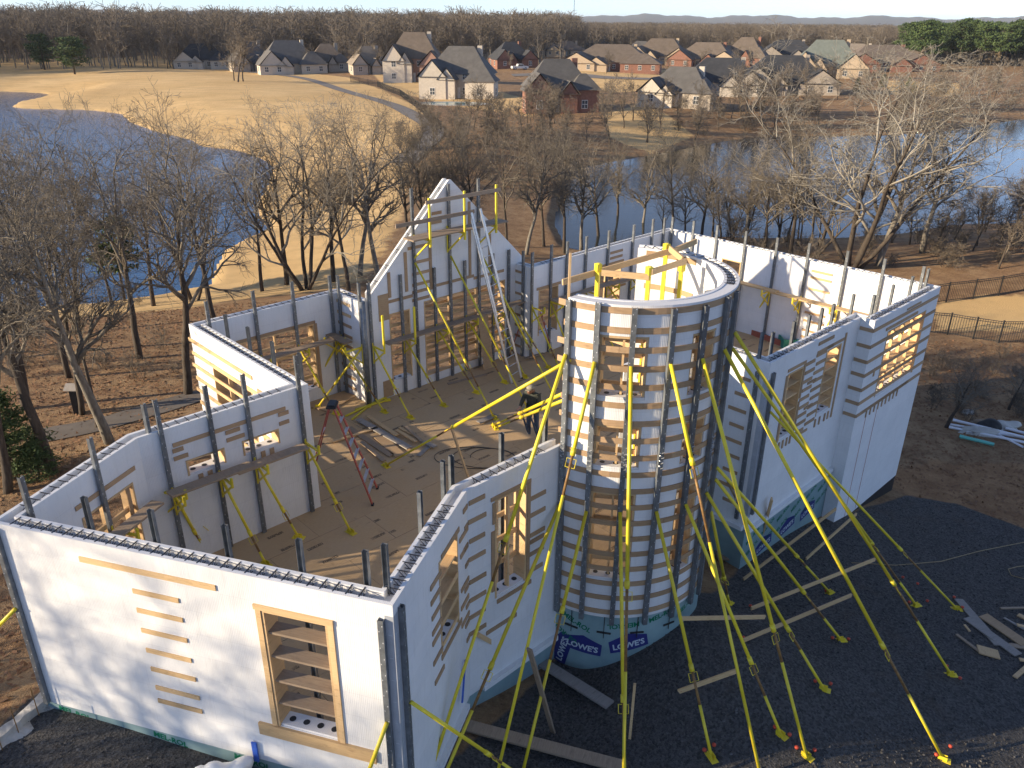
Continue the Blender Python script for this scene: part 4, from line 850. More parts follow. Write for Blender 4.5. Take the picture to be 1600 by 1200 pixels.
# scaffold with guard rails inside the tower
tpx = lambda px, dep: (lambda v: np.array([v[0]*dep/v[1], dep, CH+v[2]*dep/v[1]]))(ray(*px))
TP = {}
for k, (px, dep) in enumerate((((935, 411), 15.3), ((1015, 416), 15.0), ((1042, 380), 16.4), ((1066, 411), 15.8))):
    p = tpx(px, dep); TP[k] = p; root = empty('guard_post', (p[0], p[1], 0), f"yellow guard post inside the tower, {['leftmost','second from left','tallest','rightmost'][k]}", 'post', 'guard posts in the tower')
    mb = MB(); mb.bar((p[0], p[1], 0), (p[0], p[1], p[2]), .075, .075, (.5, .86, 0)); mb.build('post', M['yellow'], root); mb = MB(); mb.box((p[0], p[1], p[2]-.09), .11, .11, .16, .5); mb.build('collar', M['yellow'], root); mb = MB(); mb.box((p[0], p[1], .01), .2, .2, .02); mb.build('base_plate', M['yellow'], root)
def rail(a, b, da, db, lab, h=.12, mt='lumber'): plank(tpx(a, da), tpx(b, db), .04, h, mt, lab, 'guard_rail')
rail((879, 441), (1045, 393), 14.9, 16.35, 'long guard rail from the tower rim to the tall post'); rail((1045, 395), (1088, 377), 16.36, 17.0, 'guard rail stub beyond the tall post'); rail((940, 426), (1014, 433), 15.2, 14.95, 'front guard rail inside the tower'); rail((1018, 425), (1072, 408), 14.95, 15.75, 'right guard rail inside the tower'); rail((1046, 388), (1066, 405), 16.3, 15.9, 'short end rail between tall and right post')
p0, p1 = tpx((884, 461), 14.5), tpx((1065, 428), 16.2)
for k, d_ in enumerate((0, .3, .6)): zz = 4.95; plank((1.3+d_*.5, 14.9-d_*.2+.3, zz), (3.3+d_*.3, 16.3-d_*.5, zz), .27, .045, 'lumber', f"{['left','middle','right'][k]} plank of the platform inside the tower")
for k, (x, y) in enumerate(((1.42, 15.15), (3.0, 16.1))):
    mb = MB(); mb.bar((x-.3, y+.5, 4.88), (x+.9, y-.75, 4.88), .05, .09); mb.bar((x, y+.1, 0), (x, y+.1, 4.83), .09, .09, (1, 0, 0)); setp(mb.build('platform_trestle', M['lumber'], None, org=(x, y, 0)), f"timber trestle under the tower platform, {['left','right'][k]} one", 'trestle')
mb = MB(); a_ = A0-2.5; mb.bar(tp(a_, TR-.14, 3.1), tp(a_, TR-.14, TZ1+.75), .04, .09, (0, 1, 0)); setp(mb.build('upright_board', M['lumber'], None, org=tp(a_, TR, 3)), 'upright stud of lumber at the left edge of the tower', 'board')

# ------------------------------------------------------------------ ladders
def stepladder(px_top, px_l, lab, hgt):
    f = onz(*px_l, 0.); t = tpx(px_top, f[1]); root = empty('step_ladder', (t[0], t[1], 0), lab, 'ladder'); z = hgt; c = np.array([t[0], t[1], 0]); fw = f[:2]-c[:2]; fw = np.r_[fw/np.linalg.norm(fw), 0]; sd = np.array([-fw[1], fw[0], 0])
    top = c+(0, 0, z); sp = .30*z+.1
    for sg, nme in ((1, 'front_rail'), (-1, 'rear_rail')):
        for s in (-1, 1):
            mb = MB(); mb.bar(top+sd*s*.13+fw*sg*.06, c+sd*s*(.13+.1*z)+fw*sg*sp, .025, .075, sd); mb.build(nme, M['redlad'], root)
            mb = MB(); e = c+sd*s*(.13+.1*z)+fw*sg*sp; mb.box(e+(0, 0, .02), .06, .1, .04, math.atan2(fw[1], fw[0])); mb.build('rubber_foot', M['blackpl'], root)
    n = int(z/.3)
    for k in range(1, n):
        h = k*.3; g_ = 1-h/z; e = c+(0, 0, h)
        for sg in (1, -1):
            if sg < 0 and k % 2: continue
            mb = MB(); mb.bar(e+sd*(.13+.1*z*g_)+fw*sg*(.06+(sp-.06)*g_), e-sd*(.13+.1*z*g_)+fw*sg*(.06+(sp-.06)*g_), .07 if sg > 0 else .03, .025); mb.build('step' if sg > 0 else 'rear_brace', M['alu'], root)
    mb = MB(); mb.box(top+(0, 0, .02), .22, .36, .05, math.atan2(fw[1], fw[0])); mb.box(top+(0, 0, .06), .16, .3, .04, math.atan2(fw[1], fw[0])); mb.build('top_cap', M['blackpl'], root)
_c = onz(545, 775, 0.)
stepladder((521, 652), (588, 776), 'tall red step ladder standing on the deck in the left wing', 2.45)
stepladder((832, 468), (860, 550), 'red step ladder at the right of the gable', 2.2)
w = WL['gable']; bt = [onz(798, 592, 0.), onz(817, 600, 0.)]; tpz = [wp(w, sc((738, 341), TH+.95)[0], TH+.95, sc((738, 341), TH+.95)[1]), wp(w, sc((753, 341), TH+.95)[0], TH+.95, sc((753, 341), TH+.95)[1])]
ddv = (bt[1]-bt[0]); ddv = ddv/np.linalg.norm(ddv); mid = (bt[0]+bt[1])/2; mt_ = (tpz[0]+tpz[1])/2; ld = (mt_-mid)/np.linalg.norm(mt_-mid); hx = np.r_[w.d, 0]; hx = hx-ld*(hx@ld); hx /= np.linalg.norm(hx)
root = empty('extension_ladder', mid, 'aluminium extension ladder leaning on the gable scaffold', 'ladder')
for s in (-1, 1):
    mb = MB(); mb.bar(mid+hx*s*.22, mt_+hx*s*.22, .03, .075, hx); mb.build('side_rail', M['alu'], root); mb = MB(); q = mid+(mt_-mid)*.42; mb.bar(q+hx*s*.185+(0, 0, .07), mt_+hx*s*.185+(0, 0, .07)+(mt_-mid)*.03, .03, .07, hx); mb.build('fly_rail', M['alu'], root); mb = MB(); mb.box(mid+hx*s*.22+(0, 0, .02), .09, .06, .04); mb.build('rubber_foot', M['blackpl'], root)
L = np.linalg.norm(mt_-mid)
for k in range(1, int(L/.3)): q = mid+(mt_-mid)*k*.3/L; mb = MB(); mb.tube([q-hx*.215, q+hx*.215], .016, 6); mb.build('rung', M['alu'], root, True)

# ------------------------------------------------------------------ loose lumber outdoors
def gboard(a, b, w, t, mt, lab, za=0., zb_=0., up=(0, 0, 1), name='board'):
    p, q = ground(*a), ground(*b); p, q = p+(0, 0, t/2+.02+za), q+(0, 0, t/2+.02+zb_); return plank(p, q, w, t, mt, lab, name, up)
gboard((714, 1132), (972, 1200), .26, .045, 'oldwood', 'wide scaffold plank lying on the gravel at the bottom of the picture')
gboard((829, 1028), (953, 1104), .26, .045, 'greywood', 'wide plank on the gravel left of the tower foot', .03, .0)
def lean(p, q, w, t, mt, lab): return plank(p, q, w, t, mt, lab, 'board')
p = wp(WL['tower_side'], wpx('tower_side', (746, 991), -.05)[0], -.06, wpx('tower_side', (746, 991), -.05)[1]); lean(p, ground(824, 1038)+(0, 0, .05), .04, .09, 'lumber', 'board leaning from the foam wall to the gravel')
p = ground(864, 1146)+(0, 0, .03); v_ = ray(827, 1014); tpt = v_*(np.linalg.norm(p[:2])*.93/np.linalg.norm(v_[:2])); lean(p, (tpt[0], tpt[1], CH+tpt[2]), .1, .04, 'oldwood', 'upright board propped in front of the wide plank')
p = ground(984, 1153); lean(p, (p[0]+.02, p[1]+.1, p[2]+1.25), .05, .07, 'lumber', 'wooden stake standing below the tower braces')
for a, b, za, zb_, lab in (((1161,908),(1306,795),.02,1.6,'longest brace board rising towards the right wing'), ((1173,954),(1367,874),.02,1.15,'upper lateral board across the tower braces'), ((1161,1004),(1330,930),.02,1.1,'lower lateral board across the tower braces'), ((1060,989),(1195,964),.35,.7,'short lateral board between two tower braces'), ((1060,1084),(1151,1048),.02,.7,'lowest lateral board staked on the gravel'), ((1259,876),(1338,803),.02,1.0,'thin board near the membrane of the right wing')):
    p = ground(*a)+(0, 0, za+.04); v_ = ray(*b); dist = np.linalg.norm(ground(*b)[:2])*(1-zb_/12.5); q = v_*dist/np.linalg.norm(v_[:2]); plank(p, (q[0], q[1], CH+q[2]), .04, .09, 'lumber', lab, 'board')
q = WL['entry_side']; plank(ground(1130, 880)+(0, 0, .1), ground(1100, 800)+(0, 0, .3), .3, .03, 'oldwood', 'plank lying in the pit beside the tower'); plank(ground(1180, 872)+(0, 0, .05), wp(q, q.len-.6, -.12, -.3), .2, .03, 'ply', 'board leaning in the pit against the right wing')
plank(ground(1185, 858)+(0, 0, .05), wp(WL['right_front'], .9, -.16, -.9), .04, .14, 'lumber', 'board leaning on the membrane of the right wing')
PILE = [((1497,938),(1560,1010),.22,'greywood'), ((1510,968),(1590,1026),.24,'greywood'), ((1535,965),(1600,1010),.3,'ply'), ((1494,993),(1530,1020),.07,'oldwood'), ((1527,1017),(1560,1026),.3,'lumber'), ((1562,954),(1640,952),.06,'oldwood'), ((1590,962),(1622,978),.14,'lumber'), ((1568,968),(1600,986),.05,'greywood'), ((1588,980),(1630,990),.09,'lumber'), ((1585,1060),(1608,1040),.1,'lumber'), ((1592,1033),(1630,1040),.09,'lumber'), ((1506,980),(1514,990),.05,'lumber'), ((1578,1010),(1640,1018),.14,'oldwood')]
for k, (a, b, wd, mt) in enumerate(PILE):
    lab = ['long grey plank at the upper left of the scrap pile', 'grey plank crossing the middle of the scrap pile', 'brown plywood offcut lying on the scrap pile', 'narrow offcut left of the scrap pile', 'square pale offcut at the bottom left of the scrap pile', 'thin strip above the scrap pile', 'pale offcut at the right edge above the pile', 'thin grey strip in the scrap pile', 'short pale block at the right edge of the pile', 'knotty short board at the lower right of the pile', 'small pale offcut at the lower right edge', 'small pale block left of the scrap pile', 'brown plank end at the right edge of the pile'][k]
    gboard(a, b, wd, .03, mt, lab, .02*(k % 3), .02*(k % 3))
# scraps on the deck
DK = [((545,668),(612,712),.18,'oldwood'), ((560,655),(640,700),.2,'greywood'), ((575,650),(620,680),.12,'lumber'), ((590,680),(625,712),.3,'ply'), ((565,690),(600,720),.12,'oldwood'), ((620,672),(650,690),.1,'lumber'), ((624,668),(655,684),.09,'lumber'), ((632,665),(660,690),.09,'oldwood'), ((662,690),(680,698),.15,'greywood'), ((654,712),(672,696),.12,'greywood'), ((748,660),(775,648),.2,'greywood'), ((820,560),(850,552),.12,'oldwood'), ((500,640),(545,615),.6,'ply'), ((520,690),(590,668),.09,'lumber')]
for k, (a, b, wd, mt) in enumerate(DK):
    p, q = onz(*a, .025+.03*(k % 3)), onz(*b, .025+.03*(k % 3)); plank(p, q, wd, .03, mt, f"{['brown','grey','pale','wide brown','thin brown','upper pale','middle pale','dark','small grey','slanting grey','single grey','far brown','broad plywood','long pale'][k]} board {'lying in the scrap heap behind the red ladder' if k < 10 else 'lying on the deck near the worker' if k == 10 else 'lying on the deck by the gable' if k == 11 else 'lying on the deck at the nook' if k == 12 else 'lying on the deck behind the red ladder'}", 'board')
lean(onz(733, 750, .02), tpx((705, 668), onz(733, 750, 0)[1]+.75), .04, .09, 'lumber', 'prop board holding up the long yellow brace')
for k, (a, b) in enumerate((((540,650),(600,622)), ((550,655),(575,635)), ((555,640),(606,625)))):
    p, q = onz(*a, .035), onz(*b, .035); root = empty('loose_brace', p, f"loose yellow brace lying on the deck by the gable, {['front','shortest','back'][k]}", 'brace', 'loose braces on the deck'); mb = MB(); mb.tube([p, q], .03, 8); mb.build('brace_tube', M['yellow'], root, True); mb = MB(); mb.box(q, .16, .12, .04, .4); mb.build('foot_plate', M['yellow'], root)
p = onz(764, 576, .01); lean(p, wp(WL['gable'], wpx('gable', (752, 478), TH+.1)[0], TH+.16, 1.85), .42, .02, 'ply', 'brown plywood sheet leaning against the gable opening')
p = onz(700, 600, .012); lean(p, onz(760, 585, .012), .12, .03, 'oldwood', 'plank lying along the foot of the gable')
# looped cable on the deck
pts = []
for t in np.linspace(0, 1, 60): a = t*math.pi*5; c = onz(735, 715, .012); pts.append(c+np.array([math.cos(a)*(1.2-t*.6)+t*.6, math.sin(a)*(.6-.1*t), 0]))
mb = MB(); mb.tube(pts, .009, 5); setp(mb.build('power_cable', M['cable'], None, True, org=pts[0]), 'thin dark cable looped on the deck near the worker', 'cable')
pts = [ground(x, y)+(0, 0, .02) for x, y in ((1330,880),(1400,884),(1470,878),(1530,862),(1600,848),(1660,845))]; mb = MB(); mb.tube(pts, .012, 5); setp(mb.build('hose', M['cord'], None, True, org=pts[0]), 'tan cord trailing across the gravel on the right', 'cord')
pts = [ground(x, y)+(0, 0, .02) for x, y in ((1640,882),(1590,886),(1575,890),(1580,900),(1610,908),(1650,915))]; mb = MB(); mb.tube(pts, .012, 5); setp(mb.build('hose', M['cord'], None, True, org=pts[0]), 'short loop of tan cord at the right edge', 'cord')
# red frame and green crate in the right wing
p, q = onz(1172, 522, 0.), onz(1250, 552, 0.); d_ = (q-p)/np.linalg.norm(q-p); n_ = np.array([-d_[1], d_[0], 0]); root = empty('storage_rack', p, 'long red steel rack lying in the right wing', 'rack')
for s in (0, .45): mb = MB(); mb.bar(p+n_*s+(0, 0, .1), q+n_*s+(0, 0, .1), .06, .2); mb.build('side_beam', M['redbox'], root)
for k in range(5): mb = MB(); a = p+(q-p)*(k+.2)/4.5+(0, 0, .12); mb.bar(a+n_*.035, a+n_*.415, .05, .08); mb.build('cross_beam', M['redbox'], root)
p = onz(1240, 540, 0.); root = empty('green_crate', p, 'green plastic crate beside the red frame', 'crate'); mb = MB()
for a, b, c, d in ((-.5, -.35, .5, -.31), (-.5, .31, .5, .35)): mb.frame(p+(a, b, 0), (c-a, 0, 0), (0, d-b, 0), (0, 0, .35))
for a, c in ((-.5, -.46), (.46, .5), (-.02, .02)): mb.frame(p+(a, -.309, 0), (c-a, 0, 0), (0, .618, 0), (0, 0, .33))
mb.frame(p+(-.459, -.309, .0), (.918, 0, 0), (0, .618, 0), (0, 0, .03)); mb.build('crate_body', M['green'], root); mb = MB(); mb.frame(p+(.1, -.3, .352), (.5, 0, 0), (0, .6, .05), (0, 0, .03)); mb.build('lid', M['green'], root)
# pipes beside the right bay
PP = [((1478,664),(1600,686),.055,'pvc','uppermost white pipe of the bundle on the soil'), ((1482,670),(1600,694),.055,'pvc','second white pipe of the bundle on the soil'), ((1488,660),(1610,690),.06,'pvc','white pipe at the back of the bundle'), ((1550,676),(1598,700),.045,'pvc','short white pipe at the front right of the bundle'), ((1570,672),(1640,690),.06,'pvc','white pipe at the right edge of the picture'), ((1498,686),(1552,699),.07,'pvcg','single sea green pipe in front of the white pipes')]
for k, (a, b, r, mt, lab) in enumerate(PP):
    p, q = ground(*a)+(0, 0, r+.03*(k % 3)), ground(*b)+(0, 0, r+.03*(k % 3)); mb = MB(); mb.tube([p, q], r, 12, False); mb.tube([q, p], r*.86, 12, False); e = (q-p)/np.linalg.norm(q-p); mb.tube([p, p+e*.15], r*1.12, 12, False); setp(mb.build('drain_pipe', M[mt], None, True, org=p), lab, 'pipe', 'drain pipes on the soil')
def lump(name, px, rx, ry, h, mt, label, cat, seed, on=None, crease=.35):
    c = ground(*px) if on is None else on; bm = bmesh.new(); bmesh.ops.create_icosphere(bm, subdivisions=4, radius=1); rs = np.random.RandomState(seed); ph = rs.rand(9, 4)*6.28; k = rs.randn(9, 3)*2.6
    for v in bm.verts:
        f = sum(math.sin(k[i]@np.array(v.co)+ph[i, 0])/(1+.5*i) for i in range(9)); f2 = abs(math.sin(k[4]@np.array(v.co)*2.2+ph[4, 1])); s = 1+crease*.35*f-crease*.3*(1-f2)**3; v.co = Vector((v.co.x*rx*s, v.co.y*ry*s, max(-.05, v.co.z*s*h)))
    m_ = bpy.data.meshes.new(name); bm.to_mesh(m_); m_.materials.append(M[mt]); m_.polygons.foreach_set('use_smooth', [True]*len(m_.polygons)); return setp(link(name, m_, None, c), label, cat)
lump('plastic_sheet', (1528, 678), .65, .3, .3, 'tarp', 'crumpled grey plastic sheet over the pipe bundle', 'sheet', 3, crease=.7)
lump('plastic_sheet', (1570, 668), .7, .35, .25, 'tarp', 'second grey plastic sheet behind the pipes', 'sheet', 4, crease=.7)
lump('black_bag', (1543, 668), .4, .3, .28, 'blackpl', 'black bag lying on the white pipes', 'bag', 5, crease=.6)
lump('log', (1535, 661), .6, .2, .16, 'oldwood', 'reddish log behind the black bag', 'log', 8)
lump('rock', (1512, 646), .25, .2, .2, 'concrete', 'pale rock behind the pipe bundle', 'rock', 9)
for k, (x, rx, lab) in enumerate(((330, .38, 'left bulge of white plastic sheeting at the front wall'), (375, .42, 'right bulge of white plastic sheeting at the front wall'))):
    p = wp(WL['front'], wpx('front', (x, 1172), -.5)[0], -.45, 0); p[2] = tz(p[0], p[1]); lump('plastic_sheeting', None, rx, .42, .42, 'bag', lab, 'sheeting', 20+k, on=p, crease=.8)
# blue strap, concrete curb and rebar at the left front corner
w = WL['front']; s, z = wpx(w, (398, 1172), -.04); mb = MB(); mb.frame(wp(w, s-.04, -.055, z-.25), np.r_[w.d*.09, 0], np.r_[w.n*.03, 0], (0, 0, .42)); setp(mb.build('blue_brace', M['blue'], None, org=wp(w, s, 0, z-.25)), 'bright blue strip under the front window sill', 'strip')
w = WL['front_right']; mb = MB(); mb.bar(wp(w, 2.75, -.05, -.25), wp(w, 2.45, -.08, -1.0), .03, .05); setp(mb.build('blue_rod', M['blue'], None, org=wp(w, 2.7, 0, -1)), 'dark blue rod leaning on the angled foam wall', 'rod')
c0, c1 = ground(78, 1098), ground(-60, 1215); dv = (c1-c0)/np.linalg.norm(c1-c0); nv = np.array([-dv[1], dv[0], 0]); mb = MB()
n = 26; L = np.linalg.norm(c1-c0)+1.5
for k in range(n):
    a, b = c0+dv*L*k/n, c0+dv*L*(k+1)/n; f = lambda q: .03*math.sin(q*3.1)+.02*math.sin(q*7.7); z_a, z_b = tz(a[0], a[1]), tz(b[0], b[1])
    pr = [(-.16, -.4), (-.16, .16), (.02, .17), (.05, .05), (.26, .0+0), (.32, -.2)]
    for (x0, h0), (x1, h1) in zip(pr[:-1], pr[1:]):
        A1_ = a-nv*(x0+f(k+h0))*-1; mb.face((a+nv*(x0+f(k))+(0, 0, h0+f(k*1.7+x0*9)), b+nv*(x0+f(k+1))+(0, 0, h0+f((k+1)*1.7+x0*9)), b+nv*(x1+f(k+1))+(0, 0, h1+f((k+1)*1.7+x1*9)), a+nv*(x1+f(k))+(0, 0, h1+f(k*1.7+x1*9))))
setp(mb.build('concrete_footing', M['concrete'], None, org=c0), 'rough concrete footing running from the front left corner', 'footing')
for k, x in enumerate((61, 30, 4)):
    p = ground(x, 1118+ (61-x)*.95)+(0, 0, -.1); mb = MB(); mb.tube([p, p+(0.0, 0, .75)], .009, 5); setp(mb.build('rebar', M['rust'], None, org=p), f"rusty rebar standing in the concrete footing, {['nearest the wall','middle','leftmost'][k]}", 'rebar', 'rebar stubs in the footing')

# ------------------------------------------------------------------ the worker
def person():
    f = onz(832, 686, 0.); t_ = -.55          # faces left towards the deck
    root = empty('person', (f[0], f[1], 0), 'worker in dark jacket, cap and jeans looking down beside the tower', 'person')
    J = dict(pel=(0, 0, .93), bel=(.0, -.01, 1.08), ch=(.0, -.05, 1.30), nk=(.0, -.10, 1.47), hd=(0, -.16, 1.56), ht=(0, -.17, 1.68),
             lh=(-.1, 0, .9), lk=(-.12, -.03, .5), la=(-.12, .02, .09), lt=(-.13, -.15, .045), rh=(.1, 0, .9), rk=(.13, -.02, .5), ra=(.14, .06, .09), rt=(.16, -.11, .045),
             ls=(-.19, -.07, 1.40), le=(-.27, -.14, 1.14), lw=(-.2, -.37, 1.08), rs=(.19, -.07, 1.40), re=(.27, -.12, 1.13), rw=(.14, -.33, 1.05))
    Rr = dict(pel=.145, bel=.145, ch=.16, nk=.065, hd=.085, ht=.07, lh=.1, lk=.068, la=.05, lt=.042, rh=.1, rk=.068, ra=.05, rt=.042, ls=.085, le=.062, lw=.042, rs=.085, re=.062, rw=.042)
    E_ = [('pel','bel'),('bel','ch'),('ch','nk'),('nk','hd'),('hd','ht'),('pel','lh'),('lh','lk'),('lk','la'),('la','lt'),('pel','rh'),('rh','rk'),('rk','ra'),('ra','rt'),('ch','ls'),('ls','le'),('le','lw'),('ch','rs'),('rs','re'),('re','rw')]
    for s, w_ in (('l', 'lw'), ('r', 'rw')):
        b = np.array(J[w_]); sx = -1 if s == 'l' else 1; J[s+'p'] = tuple(b+(0, -.07, -.01)); Rr[s+'p'] = .03; E_.append((w_, s+'p'))
        for k in range(4): J[f'{s}f{k}'] = tuple(b+(sx*(-.03+.02*k), -.125, -.015)); J[f'{s}g{k}'] = tuple(b+(sx*(-.03+.02*k), -.155+.006*abs(k-1.5), -.055)); Rr[f'{s}f{k}'] = Rr[f'{s}g{k}'] = .0095; E_ += [(s+'p', f'{s}f{k}'), (f'{s}f{k}', f'{s}g{k}')]
        J[s+'t'] = tuple(b+(-sx*.05, -.07, .005)); Rr[s+'t'] = .011; E_.append((s+'p', s+'t'))
    ks = list(J); me_ = bpy.data.meshes.new('body'); me_.from_pydata([J[k] for k in ks], [(ks.index(a), ks.index(b)) for a, b in E_], [])
    o = bpy.data.objects.new('body', me_); COL.objects.link(o); md = o.modifiers.new('s', 'SKIN'); md.use_smooth_shade = True
    for k, v in zip(ks, me_.skin_vertices[0].data): v.radius = (Rr[k], Rr[k]*(.8 if k in ('pel', 'bel', 'ch') else 1)); v.use_root = (k == 'pel')
    o.modifiers.new('u', 'SUBSURF').levels = 2; o.modifiers['u'].render_levels = 2; bpy.context.view_layer.update(); dg = bpy.context.evaluated_depsgraph_get(); m2 = bpy.data.meshes.new_from_object(o.evaluated_get(dg)); bpy.data.objects.remove(o)
    mats = [generic('skin', (.45, .26, .18), (.5, .3, .2), 5, .6), generic('jacket', (.035, .04, .035), (.075, .08, .06), 14, .9), generic('jeans', (.05, .075, .13), (.09, .12, .18), 12, .9), generic('boots', (.05, .03, .02), (.07, .045, .03), 8, .7)]
    m2.materials.clear()
    for m_ in mats: m2.materials.append(m_)
    for p in m2.polygons:
        c = p.center; p.material_index = 3 if c.z < .13 else 2 if c.z < .93 else 0 if (c.z > 1.49 or (c.y < -.36 and c.z < 1.2)) else 1
        if c.z < 1.2 and c.y > -.34 and c.z > .93: p.material_index = 1
        p.use_smooth = True
    b_ = link('body', m2, root, (f[0], f[1], 0), t_)
    def piece_(name, fn, mt): mb = MB(); fn(mb); oo = link(name, mb.mesh(name, mt, True), root, (f[0], f[1], 0), t_); return oo
    hd = np.array((0, -.165, 1.60))
    def cap(mb):
        for i in range(6): pass
        mb.tube([hd+(0, 0, .0), hd+(0, .005, .05), hd+(0, .01, .09), hd+(0, .01, .115)], [.112, .112, .085, .02], 14); mb.box(hd+(0, -.13, .012), .13, .1, .015)
    piece_('cap', cap, generic('camouflage_cap', (.22, .2, .15), (.36, .33, .26), 30, .9))
    def hem(mb): mb.tube([(0, 0, .86), (0, -.01, 1.0), (0, -.02, 1.1)], [.185, .19, .18], 14, False)
    piece_('jacket_hem', hem, mats[1])
    def face(mb):
        for s in (-1, 1): mb.box(hd+(s*.035, -.088, -.02), .022, .012, .012); mb.box(hd+(s*.1, .01, -.03), .015, .03, .05)
        mb.tube([hd+(0, -.085, -.02), hd+(0, -.118, -.055), hd+(0, -.088, -.062)], [.01, .016, .01], 6); mb.box(hd+(0, -.085, -.09), .045, .012, .01)
    piece_('face', face, mats[0])
    def beard(mb): mb.tube([hd+(0, -.03, -.06), hd+(0, -.055, -.10), hd+(0, -.06, -.13)], [.085, .07, .03], 10)
    piece_('beard', beard, generic('reddish_hair', (.14, .06, .03), (.2, .09, .05), 20, .9))
    def ear(mb): mb.box(hd+(.0, .06, -.05), .17, .06, .12)
    piece_('hair', ear, generic('brown_hair', (.10, .05, .03), (.15, .08, .05), 20, .9))
person()

# ------------------------------------------------------------------ nest box in the wood and the black iron fence
p = ground(124, 645); root = empty('nest_box', p, 'small dark post box with pitched roof on the path', 'post box'); mb = MB(); mb.box(p+(0, 0, .5), .3, .3, 1.0, .3); mb.build('body', M['iron'], root); mb = MB()
for s in (-1, 1): mb.frame(p+(-.24, 0, 1.16), (.48, 0, 0), (0, s*.26, -.17), (0, 0, .03))
mb.build('roof', M['greywood'], root)
def fence(px, lab, h=1.25, sp=2.4):
    P = [ground(x, y) for x, y in px]; root = empty('iron_fence', P[0], lab, 'fence'); pts = []
    for a, b in zip(P[:-1], P[1:]):
        n = max(1, int(np.linalg.norm(b-a)/sp)); pts += [a+(b-a)*k/n for k in range(n)]
    pts.append(P[-1]); pts = [np.array([p[0], p[1], tz(p[0], p[1])]) for p in pts]; pk = MB()
    for a in pts: mb = MB(); mb.box(a+(0, 0, h/2+.03), .07, .07, h+.1); mb.build('post', M['iron'], root)
    for a, b in zip(pts[:-1], pts[1:]):
        for z in (.12, h-.12, h): mb = MB(); mb.bar(a+(0, 0, z), b+(0, 0, z), .03, .035); mb.build('rail', M['iron'], root)
        n = int(np.linalg.norm(b-a)/.12)
        for k in range(1, n): q = a+(b-a)*k/n; pk.box(q+(0, 0, h/2+.03), .018, .018, h-.06)
    setp(pk.build('pickets', M['iron'], root), kind='stuff')
fence([(1440,478),(1478,472),(1520,467),(1560,462),(1600,455),(1680,446)], 'black iron fence on the far side of the sandy strip')
fence([(1445,520),(1480,523),(1520,530),(1560,536),(1600,536),(1680,538)], 'black iron fence on the near side of the sandy strip')
fence([(548,128),(590,136),(625,150),(650,168),(672,190),(690,206)], 'dark fence along the golf path below the cream house', 1.4, 5)
# ================================================================== trees
M['bark'] = generic('dark_bark', (.04, .03, .023), (.095, .075, .056), 9, .95, stretch=(1, 1, .25), bmp=.8)
M['bark_pale'] = generic('lichen_bark', (.11, .095, .075), (.26, .235, .195), 7, .95, stretch=(1, 1, .3), bmp=.8)
M['twig'] = generic('grey_twigs', (.115, .095, .072), (.23, .20, .155), 2.5, .95, rnd=.2)
M['twig_pale'] = generic('pale_branches', (.20, .178, .14), (.36, .33, .275), 2.2, .95)
M['twig_far'] = generic('brown_twigs', (.115, .093, .071), (.195, .162, .122), .8, .95, rnd=.25)
M['needle'] = generic('pine_needles', (.03, .06, .018), (.085, .12, .035), 1.2, .9, rnd=.2)
M['deadleaf'] = generic('russet_leaves', (.17, .085, .04), (.26, .14, .07), 3, .9)
def rv(rs): v = rs.normal(size=3); return v/np.linalg.norm(v)
def grow(seed, H=12., r0=.2, fork=.35, limbs=9, up=.5, spread=1., lv=4, nc=(7, 6, 4), thin=1., stems=1, wig=.3):
    """bare tree; returns (trunk mesh builder, crown mesh builder), base at the origin"""
    rs = np.random.RandomState(seed); tk, cr = MB(), MB()
    NS, SD = (9, 7, 5, 4, 3), (8, 6, 4, 3, 3)
    def branch(p, d, r, L, lev):
        n = NS[lev]; pts = [p.copy()]; rad = [r]; dd = d/np.linalg.norm(d); end = .25 if lev == 0 else .22
        for i in range(n):
            dd = dd+rv(rs)*wig*(1 if lev else .35)+np.array([0, 0, up*(.10 if lev == 1 else .05 if lev else .1)]); dd /= np.linalg.norm(dd)
            pts.append(pts[-1]+dd*L/n); rad.append(max(r*(1-(1-end)*(i+1)/n), .0075*thin))
        (tk if lev == 0 else cr).tube(pts, rad, SD[lev], lev < 2); return pts, rad, dd
    def kids(pts, rad, lev, L, n, t0):
        for k in range(n):
            t = t0+(1-t0)*(k+rs.rand())/n; f = t*(len(pts)-1); i = min(int(f), len(pts)-2); q = pts[i]+(pts[i+1]-pts[i])*(f-i); ax = pts[i+1]-pts[i]; ax /= np.linalg.norm(ax)
            side = rv(rs); side -= ax*(side@ax); side /= np.linalg.norm(side); an = rs.uniform(.5, 1.05)*(spread if lev == 0 else 1); d = ax*math.cos(an)+side*math.sin(an)
            l = L*rs.uniform(.38, .68)*(1.15-.55*t if lev else 1.); r = rad[i]*rs.uniform(.58, .82)
            if lev+1 > lv: continue
            P_, R2, _ = branch(q, d, max(r, .006*thin), l, lev+1)
            if lev+1 < lv: kids(P_, R2, lev+1, l, nc[min(lev, len(nc)-1)], .25)
    for s in range(stems):
        d = np.array([0, 0, 1.])+(rv(rs)*.08 if stems == 1 else np.array([math.cos(s*6.28/stems+.5), math.sin(s*6.28/stems+.5), 0])*rs.uniform(.25, .6)); d /= np.linalg.norm(d)
        pts, rad, _ = branch(np.array([0, 0, -.25])+(0 if stems == 1 else np.array([math.cos(s*6.28/stems), math.sin(s*6.28/stems), 0])*.2), d, r0*(1 if stems == 1 else rs.uniform(.6, .9)), H*(.86 if stems == 1 else rs.uniform(.75, .95)), 0); kids(pts, rad, 0, H*.72, limbs, fork)
    return tk, cr
PROTO = {}
def proto(key, mt, mc, **k):
    tk, cr = grow(**k); PROTO[key] = (tk.mesh('trunk', M[mt], True), cr.mesh('crown', M[mc], True), float(np.percentile(np.array(cr.v)[:, 2], 99.3)))
